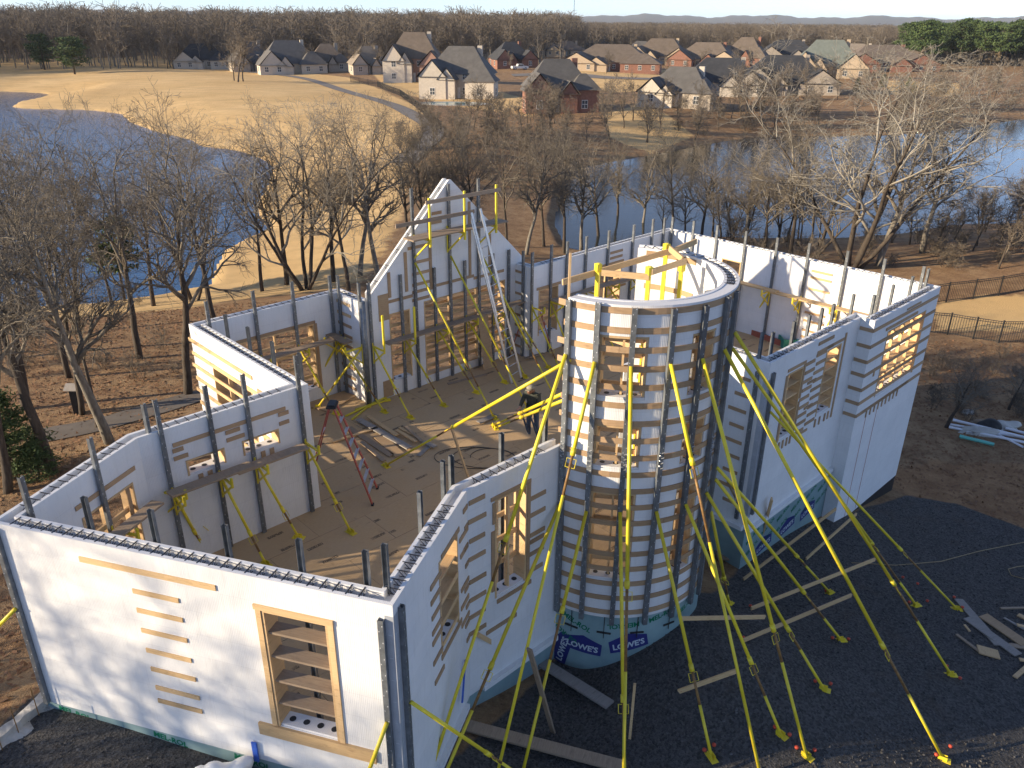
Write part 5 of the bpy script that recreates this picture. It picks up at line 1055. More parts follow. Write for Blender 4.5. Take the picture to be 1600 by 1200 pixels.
for i, sd in enumerate((11, 23, 35)): proto(f'oak{i}', 'bark', 'twig', seed=sd, H=12., r0=.25, fork=.46, limbs=12, spread=.82, nc=(8, 6, 3))
proto('pale', 'bark_pale', 'twig', seed=41, H=12., r0=.26, fork=.42, limbs=11, spread=.8, nc=(8, 6, 3))
proto('slim', 'bark', 'twig', seed=52, H=12., r0=.17, fork=.4, limbs=12, spread=.65, nc=(7, 5, 3))
proto('fan0', 'bark', 'twig_pale', seed=61, H=12., r0=.19, fork=.26, limbs=7, spread=.8, nc=(7, 5, 3), stems=5, wig=.32)
proto('fan1', 'bark', 'twig', seed=66, H=12., r0=.16, fork=.24, limbs=8, spread=.75, nc=(7, 6, 3), stems=3)
for i, sd in enumerate((71, 72, 73, 74)): proto(f'mid{i}', 'bark', 'twig_far', seed=sd, H=10., r0=.15, fork=.22, limbs=10, spread=.7, lv=3, nc=(8, 6), thin=3.2)
proto('bush0', 'bark', 'twig_far', seed=81, H=3., r0=.04, fork=.1, limbs=5, spread=.9, lv=3, nc=(6, 5), thin=1.6, stems=5); proto('bush1', 'bark', 'twig_far', seed=82, H=2.4, r0=.03, fork=.08, limbs=5, spread=1., lv=3, nc=(6, 5), thin=1.4, stems=6)
tk, cr = grow(91, H=15., r0=.17, fork=.3, limbs=10, spread=.55, lv=2, nc=(7,), thin=7)
tk.v += []; FOREST = [(tk, cr)]; tk, cr = grow(92, H=14., r0=.16, fork=.25, limbs=11, spread=.65, lv=2, nc=(8,), thin=7); FOREST.append((tk, cr))
def evergreen(seed, H, r0, rad, n, leaf, start=.25, shape='pine'):
    rs = np.random.RandomState(seed); tk, cr = MB(), MB(); tk.tube([(0, 0, -.2), (.02*H*.3, 0, H*.4), (0, .02*H, H*.75), (0, .02*H, H*.96)], [r0, r0*.75, r0*.4, r0*.1], 7); clumps = []
    for k in range(n):
        t = start+(1-start)*rs.rand(); rr = rad*(1-((t-start)/(1-start))**1.5)*(.45+.55*rs.rand()) if shape == 'cedar' else rad*math.sqrt(max(.05, 1-((t-.62)/.42)**2))*(.35+.65*rs.rand()); a = rs.rand()*6.28
        c = np.array([rr*math.cos(a), rr*math.sin(a), H*t]); cr.tube([(0, 0, H*t-.25*rr), c], [r0*.2, .015], 3, False, 1); clumps.append((c, rad*(.20+.16*rs.rand())))
    for c, cr_ in clumps:
        for k in range(46):
            p = c+rs.normal(size=3)*cr_*(.55, .55, .32)[0:3]*np.array([1, 1, .62]); d = rv(rs)+np.array([0, 0, .5]); d /= np.linalg.norm(d); s = np.cross(d, rv(rs)); s /= np.linalg.norm(s)+1e-6; cr.face((p-s*leaf*.22, p+s*leaf*.22, p+d*leaf+s*leaf*.1, p+d*leaf-s*leaf*.1))
    return tk, cr
def eproto(key, H, **k): tk, cr = evergreen(H=H, **k); PROTO[key] = (tk.mesh('trunk', M['bark'], True), cr.mesh('crown', [M['needle'], M['bark']]), H)
eproto('pine0', 10., seed=5, r0=.22, rad=3.0, n=70, leaf=.5); eproto('pine1', 11., seed=6, r0=.2, rad=2.6, n=60, leaf=.5, start=.4); eproto('cedar', 5., seed=8, r0=.1, rad=1.5, n=110, leaf=.16, start=.08, shape='cedar')
def tree(key, p, h, rz, label, cat='tree', group=None, name=None, wide=1., lean=(0, 0)):
    t_, c_, H = PROTO[key]; s = h/H; root = empty(name or ('evergreen_tree' if key in ('pine0', 'pine1', 'cedar') else 'shrub' if 'bush' in key else 'bare_tree'), p, label, cat, group)
    root.scale = (s*wide, s*wide, s); root.rotation_euler = (lean[0], lean[1], rz)
    for nm_, m_ in (('trunk', t_), ('crown', c_)): o = bpy.data.objects.new(nm_, m_); COL.objects.link(o); o.parent = root
    return root
def tree_px(key, base, topy, label, wide=1., lean=(0, 0), group='bare trees near the house', rz=None):
    p = ground(*base); v = ray(base[0], topy); z = CH+v[2]*np.hypot(p[0], p[1])/np.hypot(v[0], v[1]); return tree(key, p, (z-p[2])*1.04, random.uniform(0, 6.28) if rz is None else rz, label, 'tree', group, wide=wide, lean=lean)
FG = [('oak0', (82,738), 195, 'dark leaning oak at the far left with its trunk beside the cedar', 1., (0, -.1)), ('pale', (172,692), 165, 'pale barked oak right of the post box with a long low limb', .95, (0, -.05)), ('slim', (128,648), 240, 'slim dark tree directly behind the post box', 1, (0, -.1)), ('slim', (152,668), 300, 'thin sapling against the pale barked oak', .8, (0, -.04)), ('oak1', (293,616), 165, 'dark straight oak just left of the slatted nook', 1.0, (0, -.02)), ('oak2', (12,770), 300, 'dark trunk cut off by the left edge', 1, (0, -.05)),
      ('fan1', (303,470), 175, 'multi stemmed tree in front of the blue lake', 1.0, (0, 0)), ('oak0', (240,478), 215, 'oak on the near lake bank', .9, (0, 0)), ('oak2', (62,500), 205, 'left oak on the near lake bank', 1.1, (0, 0)), ('mid1', (175,482), 240, 'stump like trunk at the water edge', .8, (0, 0)), ('oak1', (120,520), 215, 'crooked oak between lake and path', 1., (0, 0)), ('fan0', (478,452), 168, 'widest tree behind the nook roofline', 1.15, (0, 0)), ('oak2', (520,440), 180, 'tall tree left of the gable', 1, (0, 0)), ('oak0', (545,455), 205, 'tree just outside the gable slope', .9, (0, 0)), ('pale', (592,440), 160, 'leaning tree touching the gable outline', 1, (0, .05)), ('oak1', (410,455), 230, 'tree behind the nook back wall', .9, (0, 0)),
      ('oak2', (38,640), 175, 'tall oak behind the cedar at the left edge', 1, (0, -.04)), ('slim', (108,590), 185, 'tall slender tree left of the post box', 1.1, (0, -.03)), ('oak0', (218,560), 190, 'oak on the leaf litter between path and lake', .95, (0, 0)), ('slim', (20,560), 190, 'slender tree at the left edge near the lake', 1.1, (0, 0)), ('oak2', (335,500), 185, 'dark oak just behind the nook corner', .9, (0, 0)), ('oak1', (448,445), 160, 'dark oak above the nook back wall', .9, (0, 0)), ('pale', (562,432), 150, 'tall grey tree left of the gable peak', .9, (0, 0)), ('oak2', (668,405), 190, 'dark tree behind the gable slope on its right', 1, (0, 0)), ('oak0', (722,402), 200, 'dark tree behind the gable guard rails', 1, (0, 0)), ('pale', (822,398), 195, 'grey tree right of the gable jog', 1, (0, 0)), ('oak2', (882,396), 205, 'dark tree between jog and twisted grey tree', 1, (0, 0)), ('oak0', (935,388), 210, 'dark tree right of the twisted grey tree', 1, (0, 0)), ('pale', (1000,378), 205, 'grey tree above the back wall studs', 1, (0, 0)), ('oak2', (1092,386), 215, 'dark tree behind the far corner on its right', 1.1, (0, 0)), ('pale', (1160,392), 205, 'grey tree behind the end wall', 1.1, (0, 0)), ('oak2', (1235,400), 190, 'dark tree just left of the huge pale tree', 1.1, (0, 0)), ('pale', (1440,395), 150, 'grey tree right of the huge pale tree', 1.2, (0, .05)), ('oak2', (640,400), 175, 'first tree right behind the gable slope', 1, (0, 0)), ('slim', (690,395), 200, 'slender tree rising behind the gable tip', 1, (0, 0)), ('oak0', (745,400), 190, 'tree behind the gable ladder', 1, (0, 0)), ('slim', (790,385), 175, 'slender tree right of the gable scaffold', 1.1, (0, 0)), ('oak1', (850,385), 210, 'tree in front of the pond left end', 1, (0, 0)), ('pale', (908,392), 215, 'twisted grey tree before the pond', 1.1, (0, 0)), ('oak2', (965,365), 210, 'tree at the pond above the back wall', 1, (0, 0)), ('oak0', (1052,372), 195, 'tree at the pond behind the far corner', 1, (0, 0)), ('fan1', (1130,392), 235, 'low many stemmed tree behind the end wall', 1.1, (0, 0)), ('oak1', (1195,395), 240, 'spreading tree left of the big pale tree', 1, (0, 0)),
      ('fan0', (1332,418), 72, 'huge pale many stemmed tree spreading over the pond', 1.3, (0, 0)), ('pale', (1372,415), 120, 'pale tree tangled into the huge tree on its right', 1.2, (0, .12)), ('fan1', (1272,402), 190, 'low tree tangled into the huge tree on its left', 1.2, (0, -.1)), ('mid2', (1560,420), 280, 'brushy tree at the right edge beyond the fence', 1, (0, 0)), ('mid0', (1520,392), 300, 'brushy tree on the pond bank at right', 1, (0, 0)), ('mid3', (1610,400), 250, 'tree cut off by the right edge beyond the fence', 1, (0, 0)),
      ('oak1', (1478,668), 545, 'small forked tree beside the pipe bundle', 1.5, (0, 0)), ('oak0', (1576,640), 550, 'small russet tree by the near fence', 1.5, (0, 0)), ('oak2', (1622,690), 520, 'small tree cut off by the right edge near the pipes', 1.4, (0, 0))]
for k, (key, b, ty, lab, wd, ln) in enumerate(FG): tree_px(key, b, ty, lab, wd, ln)
# trees left of the frame that throw the dappled shade on the front wall
for k, (x, y, h, key) in enumerate(((-29.7, 4, 13.5, 'oak1'), (-35, 1.2, 15, 'pale'), (-26, 6.8, 11, 'oak2'), (-44, 5, 16, 'fan1'), (-30, 11.5, 12, 'oak0'))): tree(key, (x, y, tz(x, y)), h, k*1.3, f"bare tree left of the house out of the picture, {['first','second','third','fourth','fifth'][k]}", 'tree', 'bare trees near the house')
tree_px('cedar', (22,742), 612, 'dark green cedar at the left edge', 1.5, group='evergreens by the lake'); tree_px('pine1', (195,470), 345, 'dark pine on the near lake bank', 1.1, group='evergreens by the lake'); tree_px('cedar', (62,745), 690, 'low dark cedar bush beside the leaning oak', 1.9, group='evergreens by the lake')
tree_px('pine0', (70,109), 56, 'left of the two round pines on the golf course', 1.25, group='pines on the golf course'); tree_px('pine0', (117,116), 61, 'right of the two round pines on the golf course', 1.5, group='pines on the golf course')
def scatter(n, xr, yr, keys, hs, label, group, cat='tree', avoid=None):
    got = []; tries = 0
    while len(got) < n and tries < n*8:
        tries += 1; x, y = random.uniform(*xr), random.uniform(*yr); p = ground(x, y)
        if p[2] < LAKE_Z+.3 or (avoid is not None and avoid(x, y)): continue
        got.append((x, p))
    for k, (x, p) in enumerate(sorted(got, key=lambda g: g[0])): tree(random.choice(keys), p, random.uniform(*hs), random.uniform(0, 6.28), f"{label}, {ordw(k)} from the left", cat, group, wide=random.uniform(.9, 1.25))
MID = ('mid0', 'mid1', 'mid2', 'mid3')
scatter(30, (655, 905), (200, 285), MID, (4, 7.5), 'thin bare tree in the brushy strip', 'bare trees in the brushy strip'); scatter(38, (760, 1180), (180, 232), MID, (4.5, 8), 'bare tree on the far pond bank below the houses', 'bare trees on the far pond bank'); scatter(56, (1160, 1640), (135, 204), MID, (4.5, 8.5), 'bare tree on the far right bank of the pond', 'bare trees on the right far bank')
scatter(20, (420, 620), (92, 118), MID, (6, 10), 'bare yard tree around the houses at left', 'bare yard trees at left'); scatter(24, (640, 1600), (84, 128), MID, (5, 8), 'bare yard tree among the suburban houses', 'bare yard trees')
for k, (x, y, ty, lab) in enumerate(((197,103,52,'left one of a pair of bare trees by the golf green'), (206,104,54,'right one of a pair of bare trees by the golf green'), (262,107,54,'tree beside the first far house'), (272,108,60,'smaller tree beside the first far house'), (372,128,38,'tallest bare tree on the golf course'), (380,127,50,'tree leaning right on the golf course'), (366,126,58,'thinnest tree of the golf course group'))): tree_px(MID[k % 4], (x, y), ty, 'bare '+lab if 'bare' not in lab else lab, 1.25, group='bare trees on the golf course')
scatter(13, (880, 1300), (352, 396), ('oak0', 'oak2', 'slim', 'mid1'), (5, 8.5), 'bare tree on the near pond bank behind the house', 'bare trees on the near pond bank'); scatter(46, (620, 900), (205, 300), ('bush0', 'bush1'), (1.2, 2.6), 'twiggy brown bush in the brushy strip', 'bushes in the brushy strip', 'bush'); scatter(46, (1000, 1620), (140, 215), ('bush0', 'bush1'), (1.5, 3.4), 'brown bush on the far pond bank', 'bushes on the far pond bank', 'bush'); scatter(16, (1390, 1640), (335, 398), MID, (2.8, 5.5), 'thin bare tree on the soil bank at right', 'bare trees on the right soil bank'); scatter(14, (1440, 1620), (352, 420), ('bush0', 'bush1'), (1, 2.4), 'brown bush on the soil beyond the fence', 'bushes beyond the fence', 'bush'); scatter(24, (1425, 1620), (560, 660), ('bush0', 'bush1'), (.4, 1.0), 'low brown bush between fence and pipes', 'bushes by the pipes', 'bush', lambda x, y: x < 1430+(660-y)*.1); scatter(16, (0, 300), (470, 600), ('bush0', 'bush1'), (.4, 1.2), 'low brown bush in the leaf litter at left', 'bushes in the leaf litter', 'bush'); scatter(18, (1060, 1440), (345, 420), ('bush0', 'bush1'), (1, 2.6), 'brown bush behind the right wing', 'bushes behind the right wing', 'bush')
scatter(14, (660, 1500), (92, 150), ('cedar',), (1.6, 3.6), 'dark clipped evergreen in a house garden', 'garden evergreens', 'bush')

# ------------------------------------------------------------------ woods that read as one mass
def instancer(name, pts, rot, scl, src, label):
    me_ = bpy.data.meshes.new(name); me_.from_pydata([tuple(map(float, p)) for p in pts], [], [])
    a = me_.attributes.new('rz', 'FLOAT_VECTOR', 'POINT'); a.data.foreach_set('vector', np.c_[np.zeros(len(pts)), np.zeros(len(pts)), rot].ravel()); a = me_.attributes.new('sc', 'FLOAT_VECTOR', 'POINT'); a.data.foreach_set('vector', np.asarray(scl, float).ravel())
    o = link(name, me_); ng = bpy.data.node_groups.new(name, 'GeometryNodeTree'); ng.interface.new_socket('Geometry', in_out='INPUT', socket_type='NodeSocketGeometry'); ng.interface.new_socket('Geometry', in_out='OUTPUT', socket_type='NodeSocketGeometry')
    gi, go = ng.nodes.new('NodeGroupInput'), ng.nodes.new('NodeGroupOutput'); ip = ng.nodes.new('GeometryNodeInstanceOnPoints'); oi = ng.nodes.new('GeometryNodeObjectInfo'); oi.inputs['Object'].default_value = src
    def att(nm): n = ng.nodes.new('GeometryNodeInputNamedAttribute'); n.data_type = 'FLOAT_VECTOR'; n.inputs['Name'].default_value = nm; return n.outputs[0]
    ng.links.new(gi.outputs[0], ip.inputs['Points']); ng.links.new(oi.outputs['Geometry'], ip.inputs['Instance']); ng.links.new(att('rz'), ip.inputs['Rotation']); ng.links.new(att('sc'), ip.inputs['Scale']); ng.links.new(ip.outputs[0], go.inputs[0])
    o.modifiers.new('scatter', 'NODES').node_group = ng; return setp(o, label, None, None, 'stuff')
for i, (tk, cr) in enumerate(FOREST):
    mb = MB(); nv = 0
    for src in (tk, cr):
        n0 = len(mb.v); mb.v += src.v; mb.f += [tuple(k+n0 for k in f) for f in src.f]; mb.uv += src.uv; mb.mi += [0 if src is tk else 1]*len(src.f)
    me_ = mb.mesh('wood_tree', [M['bark_pale'], M['twig_far']], False); a = R_((-20, 3)[i]); r = 300; p = (r*math.sin(a), r*math.cos(a), tz(r*math.sin(a), r*math.cos(a)))
    so_ = setp(link('wood_tree', me_, None, p), ['bare tree at the edge of the wood on the left', 'bare tree at the edge of the wood behind the houses'][i], 'tree', 'trees at the wood edge')
    rs = np.random.RandomState(100+i); P_, Rz, Sc = [], [], []
    for lo, hi, n, s in ((0, 1, 3300, 1.), (1, 2, 3600, 1.5)):
        az = np.radians(rs.uniform(-46, 46, n)); d = np.degrees(az); rmin = np.where(d < -9, 294+8*np.sin(d*.8), np.where(d < 2, 300, 420)); q = rs.rand(n)
        r = np.sqrt(rmin**2+(620**2-rmin**2)*q) if lo == 0 else np.sqrt(600**2+(1900**2-600**2)*q)
        x, y = r*np.sin(az), r*np.cos(az); z = tz(x, y); P_.append(np.c_[x, y, z]); Rz.append(rs.rand(n)*6.28); h = rs.uniform(.7, 1.12, n)*np.where(d < 4, 1., .78)*(1 if lo == 0 else .95); wd = h*s*(1.25 if lo == 0 else 1.8); Sc.append(np.c_[wd, wd, h])
    instancer('bare_wood', np.concatenate(P_), np.concatenate(Rz), np.concatenate(Sc), so_, ['grey brown bare wood filling the distance', 'second storey of bare trees in the distant wood'][i])
t_, c_, H_ = PROTO['pine1']; rs = np.random.RandomState(5)
pts = [];
for k in range(9): x, y = 1395+k*25+random.uniform(-8, 8), 78-k*.8; p = ground(x, y); tree('pine1', p, random.uniform(11, 15), random.uniform(0, 6), f'tall pine fronting the pine stand on the right, {ordw(k)} from the left', 'tree', 'pines at the right')
cp = bpy.data.objects.new('pine_crown', c_); COL.objects.link(cp); pz = ground(1500, 74); cp.location = pz; cp.scale = (1.2, 1.2, 1.3); setp(cp, 'pine crown in the middle of the pine stand on the right', 'tree', 'pines at the right')
az = np.radians(rs.uniform(24, 40, 420)); r = np.sqrt(rs.uniform(360**2, 700**2, 420)); x, y = r*np.sin(az), r*np.cos(az); s = rs.uniform(.9, 1.35, 420); instancer('pine_wood', np.c_[x, y, tz(x, y)], rs.rand(420)*6, np.c_[s*1.3, s*1.3, s*1.15], cp, 'dark green pine wood on the right horizon')

# ================================================================== houses across the water
M['glass'] = generic('window_glass', (.04, .05, .06), (.08, .09, .1), 1, .12); M['trim'] = generic('white_trim', (.66, .64, .6), (.72, .7, .66), 2, .6)
RC = dict(brown=((.115, .09, .068), (.165, .13, .10)), grey=((.085, .08, .075), (.125, .118, .11)), black=((.028, .03, .034), (.05, .052, .058)), green=((.13, .15, .13), (.18, .20, .175)), tan=((.20, .165, .125), (.26, .215, .165)))
WC = dict(cream=((.46, .41, .34), (.54, .48, .40)), tan=((.40, .31, .21), (.48, .38, .27)), brick=((.20, .095, .065), (.27, .135, .095)), stone=((.34, .29, .23), (.44, .38, .31)), rose=((.33, .2, .15), (.40, .25, .19)))
for k, (a, b) in RC.items(): M['roof_'+k] = generic('roof_'+k, a, b, .8, .9, rnd=.08)
for k, (a, b) in WC.items(): M['wall_'+k] = generic('wall_'+k, a, b, 2.5, .9, rnd=.06)
wf = MB(); wf.frame((-.5, -.05, -.5), (1, 0, 0), (0, .06, 0), (0, 0, 1)); WFM = wf.mesh('window', M['trim']); wg = MB()
for a, b in ((-.44, -.03), (.03, .44)):
    for c, d in ((-.44, -.02), (.03, .44)): wg.face(((a, -.055, c), (b, -.055, c), (b, -.055, d), (a, -.055, d)))
WGM = wg.mesh('pane', M['glass'])
def suburban(label, px, wpx_, ytop, roof, wall, wall2=None, rot=0., deep=.8, wings=(), hfrac=.42, chim=True, seed=0):
    rs = random.Random(seed); p = ground(px[0], px[1]); d = math.hypot(p[0], p[1]); Wd = wpx_*d/FPX; v = ray(px[0], ytop); ztop = CH+v[2]*(d+Wd*deep*.4)/np.hypot(v[0], v[1]); Ht = max(ztop-p[2], 5.); h = max(2.9, Ht*hfrac)
    D = Wd*deep; fz = math.atan2(-p[0], p[1])*.6+rot; c = np.array([p[0], p[1], p[2]])+np.array([p[0], p[1], 0])/d*D*.45
    root = empty('suburban_house', (c[0], c[1], p[2]), label, 'house', 'houses across the water'); root.rotation_euler = (0, 0, fz); ORG[root.name] = Vector((0, 0, 0))
    def block(x, y, w, dp, h, rh, wm_, gable=False, win=True):
        mb = MB(); mb.frame((x-w/2, y-dp/2, -1.5), (w, 0, 0), (0, dp, 0), (0, 0, h+1.5)); mb.build('wall', M['wall_'+wm_], root)
        o = .45; x0, x1, y0, y1 = x-w/2-o, x+w/2+o, y-dp/2-o, y+dp/2+o; mb = MB(); z0, z1 = h-.12, h+rh
        if gable: a, b = (x, y0+.25, z1), (x, y1-.25, z1); F = [((x0,y0,z0),(x0,y1,z0),b,a)[::-1], ((x1,y1,z0),(x1,y0,z0),a,b)[::-1]]
        elif w >= dp: k = min(dp/2+o, (w/2+o)*.92)*.92; a, b = (x0+k, y, z1), (x1-k, y, z1); F = [((x0,y0,z0),(x1,y0,z0),b,a), ((x1,y1,z0),(x0,y1,z0),a,b), ((x1,y0,z0),(x1,y1,z0),b), ((x0,y1,z0),(x0,y0,z0),a)]
        else: k = (w/2+o)*.92; a, b = (x, y0+k, z1), (x, y1-k, z1); F = [((x0,y1,z0),(x0,y0,z0),a,b), ((x1,y0,z0),(x1,y1,z0),b,a), ((x0,y0,z0),(x1,y0,z0),a), ((x1,y1,z0),(x0,y1,z0),b)]
        for f in F: mb.face(f)
        mb.face(((x0,y0,z0),(x0,y1,z0),(x1,y1,z0),(x1,y0,z0)))
        ro = mb.build('roof', M['roof_'+roof], root)
        if gable:
            mb = MB(); mb.face(((x-w/2, y-dp/2-.02, h-.1), (x+w/2, y-dp/2-.02, h-.1), (x, y-dp/2-.02, z1-.25))); mb.build('gable_wall', M['wall_'+wm_], root)
        if win:
            n = max(1, int(w/3.2)); rows = 2 if h > 4.8 else 1
            for r_ in range(rows):
                for k in range(n):
                    zz = 1.5+r_*2.9; sc_ = (1.1, 1, 1.45); o2 = link('window', WFM, root, None); o2.location = (x-w/2+(k+.5)*w/n, y-dp/2, zz); o2.scale = sc_; g2 = link('pane', WGM, o2)
                n2 = max(1, int(dp/4))
                for k in range(n2):
                    for s in (-1, 1): o2 = link('window', WFM, root, None); o2.location = (x+s*w/2, y-dp/2+(k+.5)*dp/n2, 1.5+r_*2.9); o2.rotation_euler = (0, 0, s*math.pi/2); o2.scale = (1.1, 1, 1.45); link('pane', WGM, o2)
        return ro
    rh = max(2.2, Ht-h); ro = block(0, 0, Wd*.78, D*.8, h, rh, wall)
    block(-Wd*.28, -D*.42, Wd*.34, D*.5, h*.92, rh*.62, wall2 or wall, gable=True); block(Wd*.30, -D*.34, Wd*.36, D*.5, h*(.75 if h > 4.8 else .95), rh*.55, wall, gable=rs.random() < .5); block(rs.choice((-1, 1))*Wd*.1, -D*.5, Wd*.2, D*.3, h*.8, rh*.45, wall2 or wall, gable=True, win=False)
    for w_ in wings: block(*w_)
    if chim: mb = MB(); mb.frame((Wd*.2, D*.05, h), (1., 0, 0), (0, .8, 0), (0, 0, rh*1.02)); mb.build('chimney', M['wall_'+(wall2 or wall)], root)
    mb = MB(); mb.frame((-.6, -D*.4-.08, 0), (1.2, 0, 0), (0, .1, 0), (0, 0, 2.2)); dr = mb.build('door', M['trim'], root); mb = MB(); mb.frame((.4, -D*.4-.13, 1.0), (.08, 0, 0), (0, .05, 0), (0, 0, .12)); mb.build('handle', M['iron'], dr)
HS = [('tan roofed stone house left of the big columned house', (575,116), 62, 74, 'tan', 'stone', None), ('large brown roofed house with tall columned back', (650,128), 92, 52, 'brown', 'rose', 'cream'), ('cream stucco house with steep grey roof above the pool', (722,154), 118, 74, 'grey', 'cream', 'cream'), ('dark roofed house behind the cream stucco house', (797,106), 60, 67, 'black', 'brick', None), ('small cream house far behind, in front of the wood', (841,86), 46, 60, 'tan', 'cream', None), ('red brick two storey house nearest the pond', (868,176), 118, 94, 'grey', 'brick', None), ('long brown roofed house with brick gables right of the road', (955,112), 118, 71, 'brown', 'brick', 'tan'), ('tan house with big brown roof behind the brick gables', (1032,101), 74, 62, 'brown', 'tan', None), ('grey house far behind the brick house', (930,82), 40, 60, 'grey', 'stone', None), ('wide brown roofed tan house above the black roofs', (1103,106), 80, 68, 'brown', 'tan', 'brick'), ('steep brown roofed house left of the dark grey roof', (1163,102), 56, 60, 'brown', 'brick', None), ('dark grey roofed house behind the black roofs', (1228,96), 72, 64, 'black', 'stone', None), ('cream house with navy black roof facing the pond', (1122,150), 104, 92, 'black', 'cream', None), ('wide black roofed house facing the pond', (1218,148), 112, 88, 'black', 'stone', None), ('steep green grey roofed house right of the black roofs', (1288,122), 84, 64, 'green', 'tan', None), ('shaded dark house half hidden by trees left of the navy roof', (1062,168), 86, 106, 'grey', 'stone', 'cream'), ('brown roofed house behind the huge pale tree', (1372,112), 100, 72, 'brown', 'brick', None), ('sunny tan house in front of the pine stand', (1472,90), 76, 60, 'tan', 'tan', 'cream'), ('brick house at the right edge below the pines', (1572,94), 80, 62, 'brown', 'brick', 'tan'), ('big tan roofed house at the wood edge, far left', (288,90), 42, 58, 'tan', 'tan', None), ('dark roofed cream house behind the golf green', (318,108), 62, 70, 'black', 'cream', None), ('stone house hidden by the tall golf course trees', (392,112), 50, 66, 'grey', 'stone', None), ('dark roofed house with white gable at left', (452,116), 76, 65, 'grey', 'cream', None), ('brown roofed house behind trees right of the white gable', (512,112), 46, 70, 'brown', 'stone', None), ('low brown roofed house at the wood edge above the brick house', (885,88), 46, 66, 'brown', 'tan', None), ('grey roofed house left of the wide tan house', (1000,94), 46, 66, 'grey', 'tan', None), ('small brown roof far behind the steep brown roof', (1135,86), 42, 63, 'brown', 'stone', None), ('small dark roof far behind the green grey roof', (1262,86), 44, 64, 'grey', 'cream', None), ('tan roofed house between green grey roof and huge tree', (1335,98), 56, 70, 'tan', 'cream', None), ('brown roofed house behind the dark roofed brick house', (760,96), 44, 66, 'brown', 'stone', None), ('tan house at the far right in front of the pines', (1528,88), 50, 64, 'brown', 'tan', None), ('brown roofed house between dark roof and sunny tan house', (1420,98), 50, 70, 'brown', 'stone', None)]
for k, (lab, px, w_, yt, rf, wl, w2) in enumerate(HS):
    two = k in (1, 2, 5); w_ = w_*(1.32 if k > 5 else 1.15 if k in (3, 4) else 1.); suburban(lab, px, w_, yt-2, rf, wl, w2, rot=random.uniform(-.35, .35), hfrac=.48 if two else .3, seed=k, deep=.75 if w_ < 80 else .62)
# a parked pick-up on the street and the swimming pool
p = ground(812, 109); root = empty('parked_pickup', p, 'white pick-up parked on the street behind the brick house', 'pickup'); root.rotation_euler = (0, 0, .3); ORG[root.name] = Vector((0, 0, 0)); mw = M['trim']
def ext(name, prof, y0, y1, mt, par):
    mb = MB(); A_ = [(x, y0, z) for x, z in prof]; B_ = [(x, y1, z) for x, z in prof]; mb.face(A_); mb.face(B_[::-1]); n = len(prof)
    for k in range(n): mb.face((A_[k], B_[k], B_[(k+1) % n], A_[(k+1) % n])[::-1])
    return mb.build(name, mt, par)
ext('body', [(-2.7,.45),(2.7,.45),(2.72,.95),(2.6,1.1),(1.35,1.15),(.75,1.75),(-.75,1.75),(-.95,1.12),(-2.7,1.12)], -.95, .95, mw, root); ext('side_window', [(1.1,1.2),(.68,1.66),(-.68,1.66),(-.78,1.2)], -.965, .965, M['glass'], root)
for x in (-1.7, 1.75):
    for y in (-.9, .9): mb = MB(); mb.tube([(x, y-.13, .38), (x, y+.13, .38)], .38, 14); o2 = mb.build('tyre', M['blackpl'], root); mb = MB(); mb.tube([(x, y-.14, .38), (x, y+.14, .38)], .2, 10); mb.build('rim', M['alu'], o2)
p = ground(706, 163); mb = MB(); n = 20; pts = [(p[0]+5.5*math.cos(t)*(1+.15*math.cos(2*t)), p[1]+3*math.sin(t), p[2]+.14) for t in np.linspace(0, 2*math.pi, n, False)]; mb.face(pts); setp(mb.build('pool_water', generic('pool_water', (.10, .30, .32), (.14, .36, .38), 1, .1)), 'kidney shaped garden pool below the cream house', None, None, 'structure'); mb = MB()
for k in range(n):
    a, b = np.array(pts[k]), np.array(pts[(k+1) % n]); c = np.array(p); oa, ob = c+(a-c)*1.25, c+(b-c)*1.25; oa[2] = ob[2] = a[2]-.0; mb.face((a+(0,0,.05), oa+(0,0,.05), ob+(0,0,.05), b+(0,0,.05))); mb.face((oa+(0,0,.05), oa-(0,0,1.2), ob-(0,0,1.2), ob+(0,0,.05))); mb.face((a+(0,0,.05), b+(0,0,.05), b-(0,0,.2), a-(0,0,.2)))
setp(mb.build('pool_deck', M['concrete'], None, org=p), 'pale stone surround of the garden pool', None, None, 'structure')
a = R_(8.0*(897-800)/160); v = ray(897, 12); r = 2600.; q = v*r/np.linalg.norm(v[:2]); mb = MB(); g_ = tz(q[0], q[1])
for s in range(3): t = s*2.09; mb.tube([(q[0]+1.2*math.cos(t), q[1]+1.2*math.sin(t), g_), (q[0]+.5*math.cos(t), q[1]+.5*math.sin(t), CH+(ray(897, -2)[2]/np.linalg.norm(ray(897, -2)[:2]))*r)], .5, 4)
for k in range(10): z = g_+k*7; mb.bar((q[0]-1.2, q[1], z), (q[0]+1.2, q[1], z+4), .3, .3)
setp(mb.build('radio_mast', M['steel'], None, org=(q[0], q[1], g_)), 'thin lattice radio mast on the horizon', 'mast')
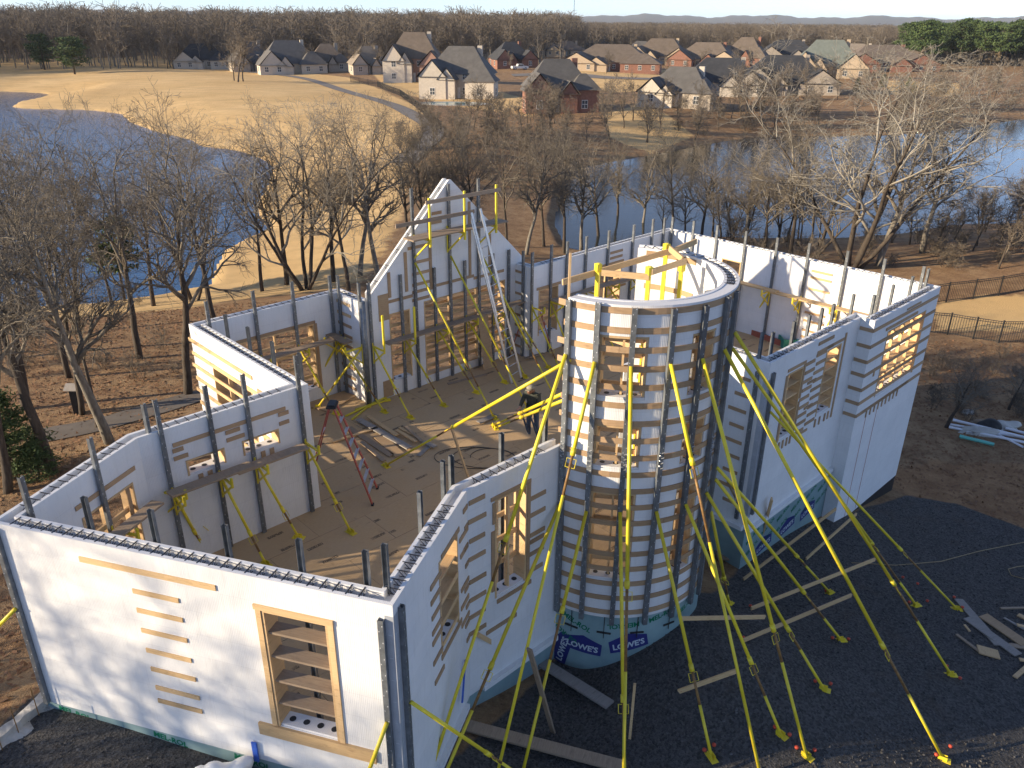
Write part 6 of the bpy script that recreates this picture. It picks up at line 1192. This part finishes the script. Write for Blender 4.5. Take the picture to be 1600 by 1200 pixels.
# ------------------------------------------------------------------ loose stones and fallen leaves (nobody could count them)
bm = bmesh.new(); bmesh.ops.create_icosphere(bm, subdivisions=1, radius=1)
for v in bm.verts: v.co *= random.uniform(.7, 1.15)
sm = bpy.data.meshes.new('gravel_stone'); bm.to_mesh(sm); M['stone'] = generic('dark_stone', (.03, .03, .032), (.13, .125, .12), .6, .9, rnd=.6); sm.materials.append(M['stone'])
p = ground(1150, 1110); st = setp(link('gravel_stone', sm, None, (p[0], p[1], p[2]+.015), scale=.04), 'largest loose stone on the gravel between the braces', 'stone')
rs = np.random.RandomState(3); P_ = []
x, y = rs.uniform(-11, 22, 60000), rs.uniform(4, 24, 60000); k = (sdist(x, y, GRAV) < -.2) & (np.abs(np.degrees(np.arctan2(x, y))) < 47) & (sdist(x, y, np.array([q for q in CH0])) > .25); x, y = x[k][:26000], y[k][:26000]; z = np.array([tzf(a, b) for a, b in zip(x, y)]); n = len(x)
s = (.30+1.1*rs.rand(n)**3)*.03; instancer('loose_gravel', np.c_[x, y, z+.004], rs.rand(n)*6.28, np.c_[s, s*rs.uniform(.6, 1, n), s*.7], st, 'loose dark stones scattered over the gravel yard')
n = 26000; x, y = np.r_[rs.uniform(-32, -5, n), rs.uniform(12, 30, n//3)], np.r_[rs.uniform(9, 46, n), rs.uniform(18, 42, n//3)]; k = (np.abs(np.degrees(np.arctan2(x, y))) < 46) & (sdist(x, y, np.array([q for q in CH0])) > .3) & (sdist(x, y, GRAV) > 0); x, y = x[k], y[k]; mb = MB()
for a, b in zip(x, y):
    z = tzf(a, b)
    if z < LAKE_Z+.2: continue
    c = np.array([a, b, z+.02]); d = rv(rs)*np.array([1, 1, .35]); d /= np.linalg.norm(d); e = np.cross(d, rv(rs)*.4+np.array([0, 0, 1])); e /= np.linalg.norm(e); L = rs.uniform(.05, .11); mb.face((c-d*L, c-e*L*.45, c+d*L, c+e*L*.45))
setp(mb.build('fallen_leaves', [M['deadleaf']]), 'fallen oak leaves covering the ground around the house', None, None, 'stuff')
# ------------------------------------------------------------------ air
def haze(dens):
    mb = MB(); mb.frame((-14500, -14500, -12), (29000, 0, 0), (0, 29000, 0), (0, 0, 112)); m = bpy.data.materials.new('haze'); m.use_nodes = True; t = m.node_tree; t.nodes.clear(); o = t.nodes.new('ShaderNodeOutputMaterial'); v = t.nodes.new('ShaderNodeVolumePrincipled')
    v.inputs['Color'].default_value = (.80, .88, 1, 1); v.inputs['Density'].default_value = dens; v.inputs['Anisotropy'].default_value = .0; t.links.new(v.outputs[0], o.inputs['Volume']); setp(mb.build('haze', m), 'thin blue winter haze over the whole valley', None, None, 'stuff')
haze(7e-5)
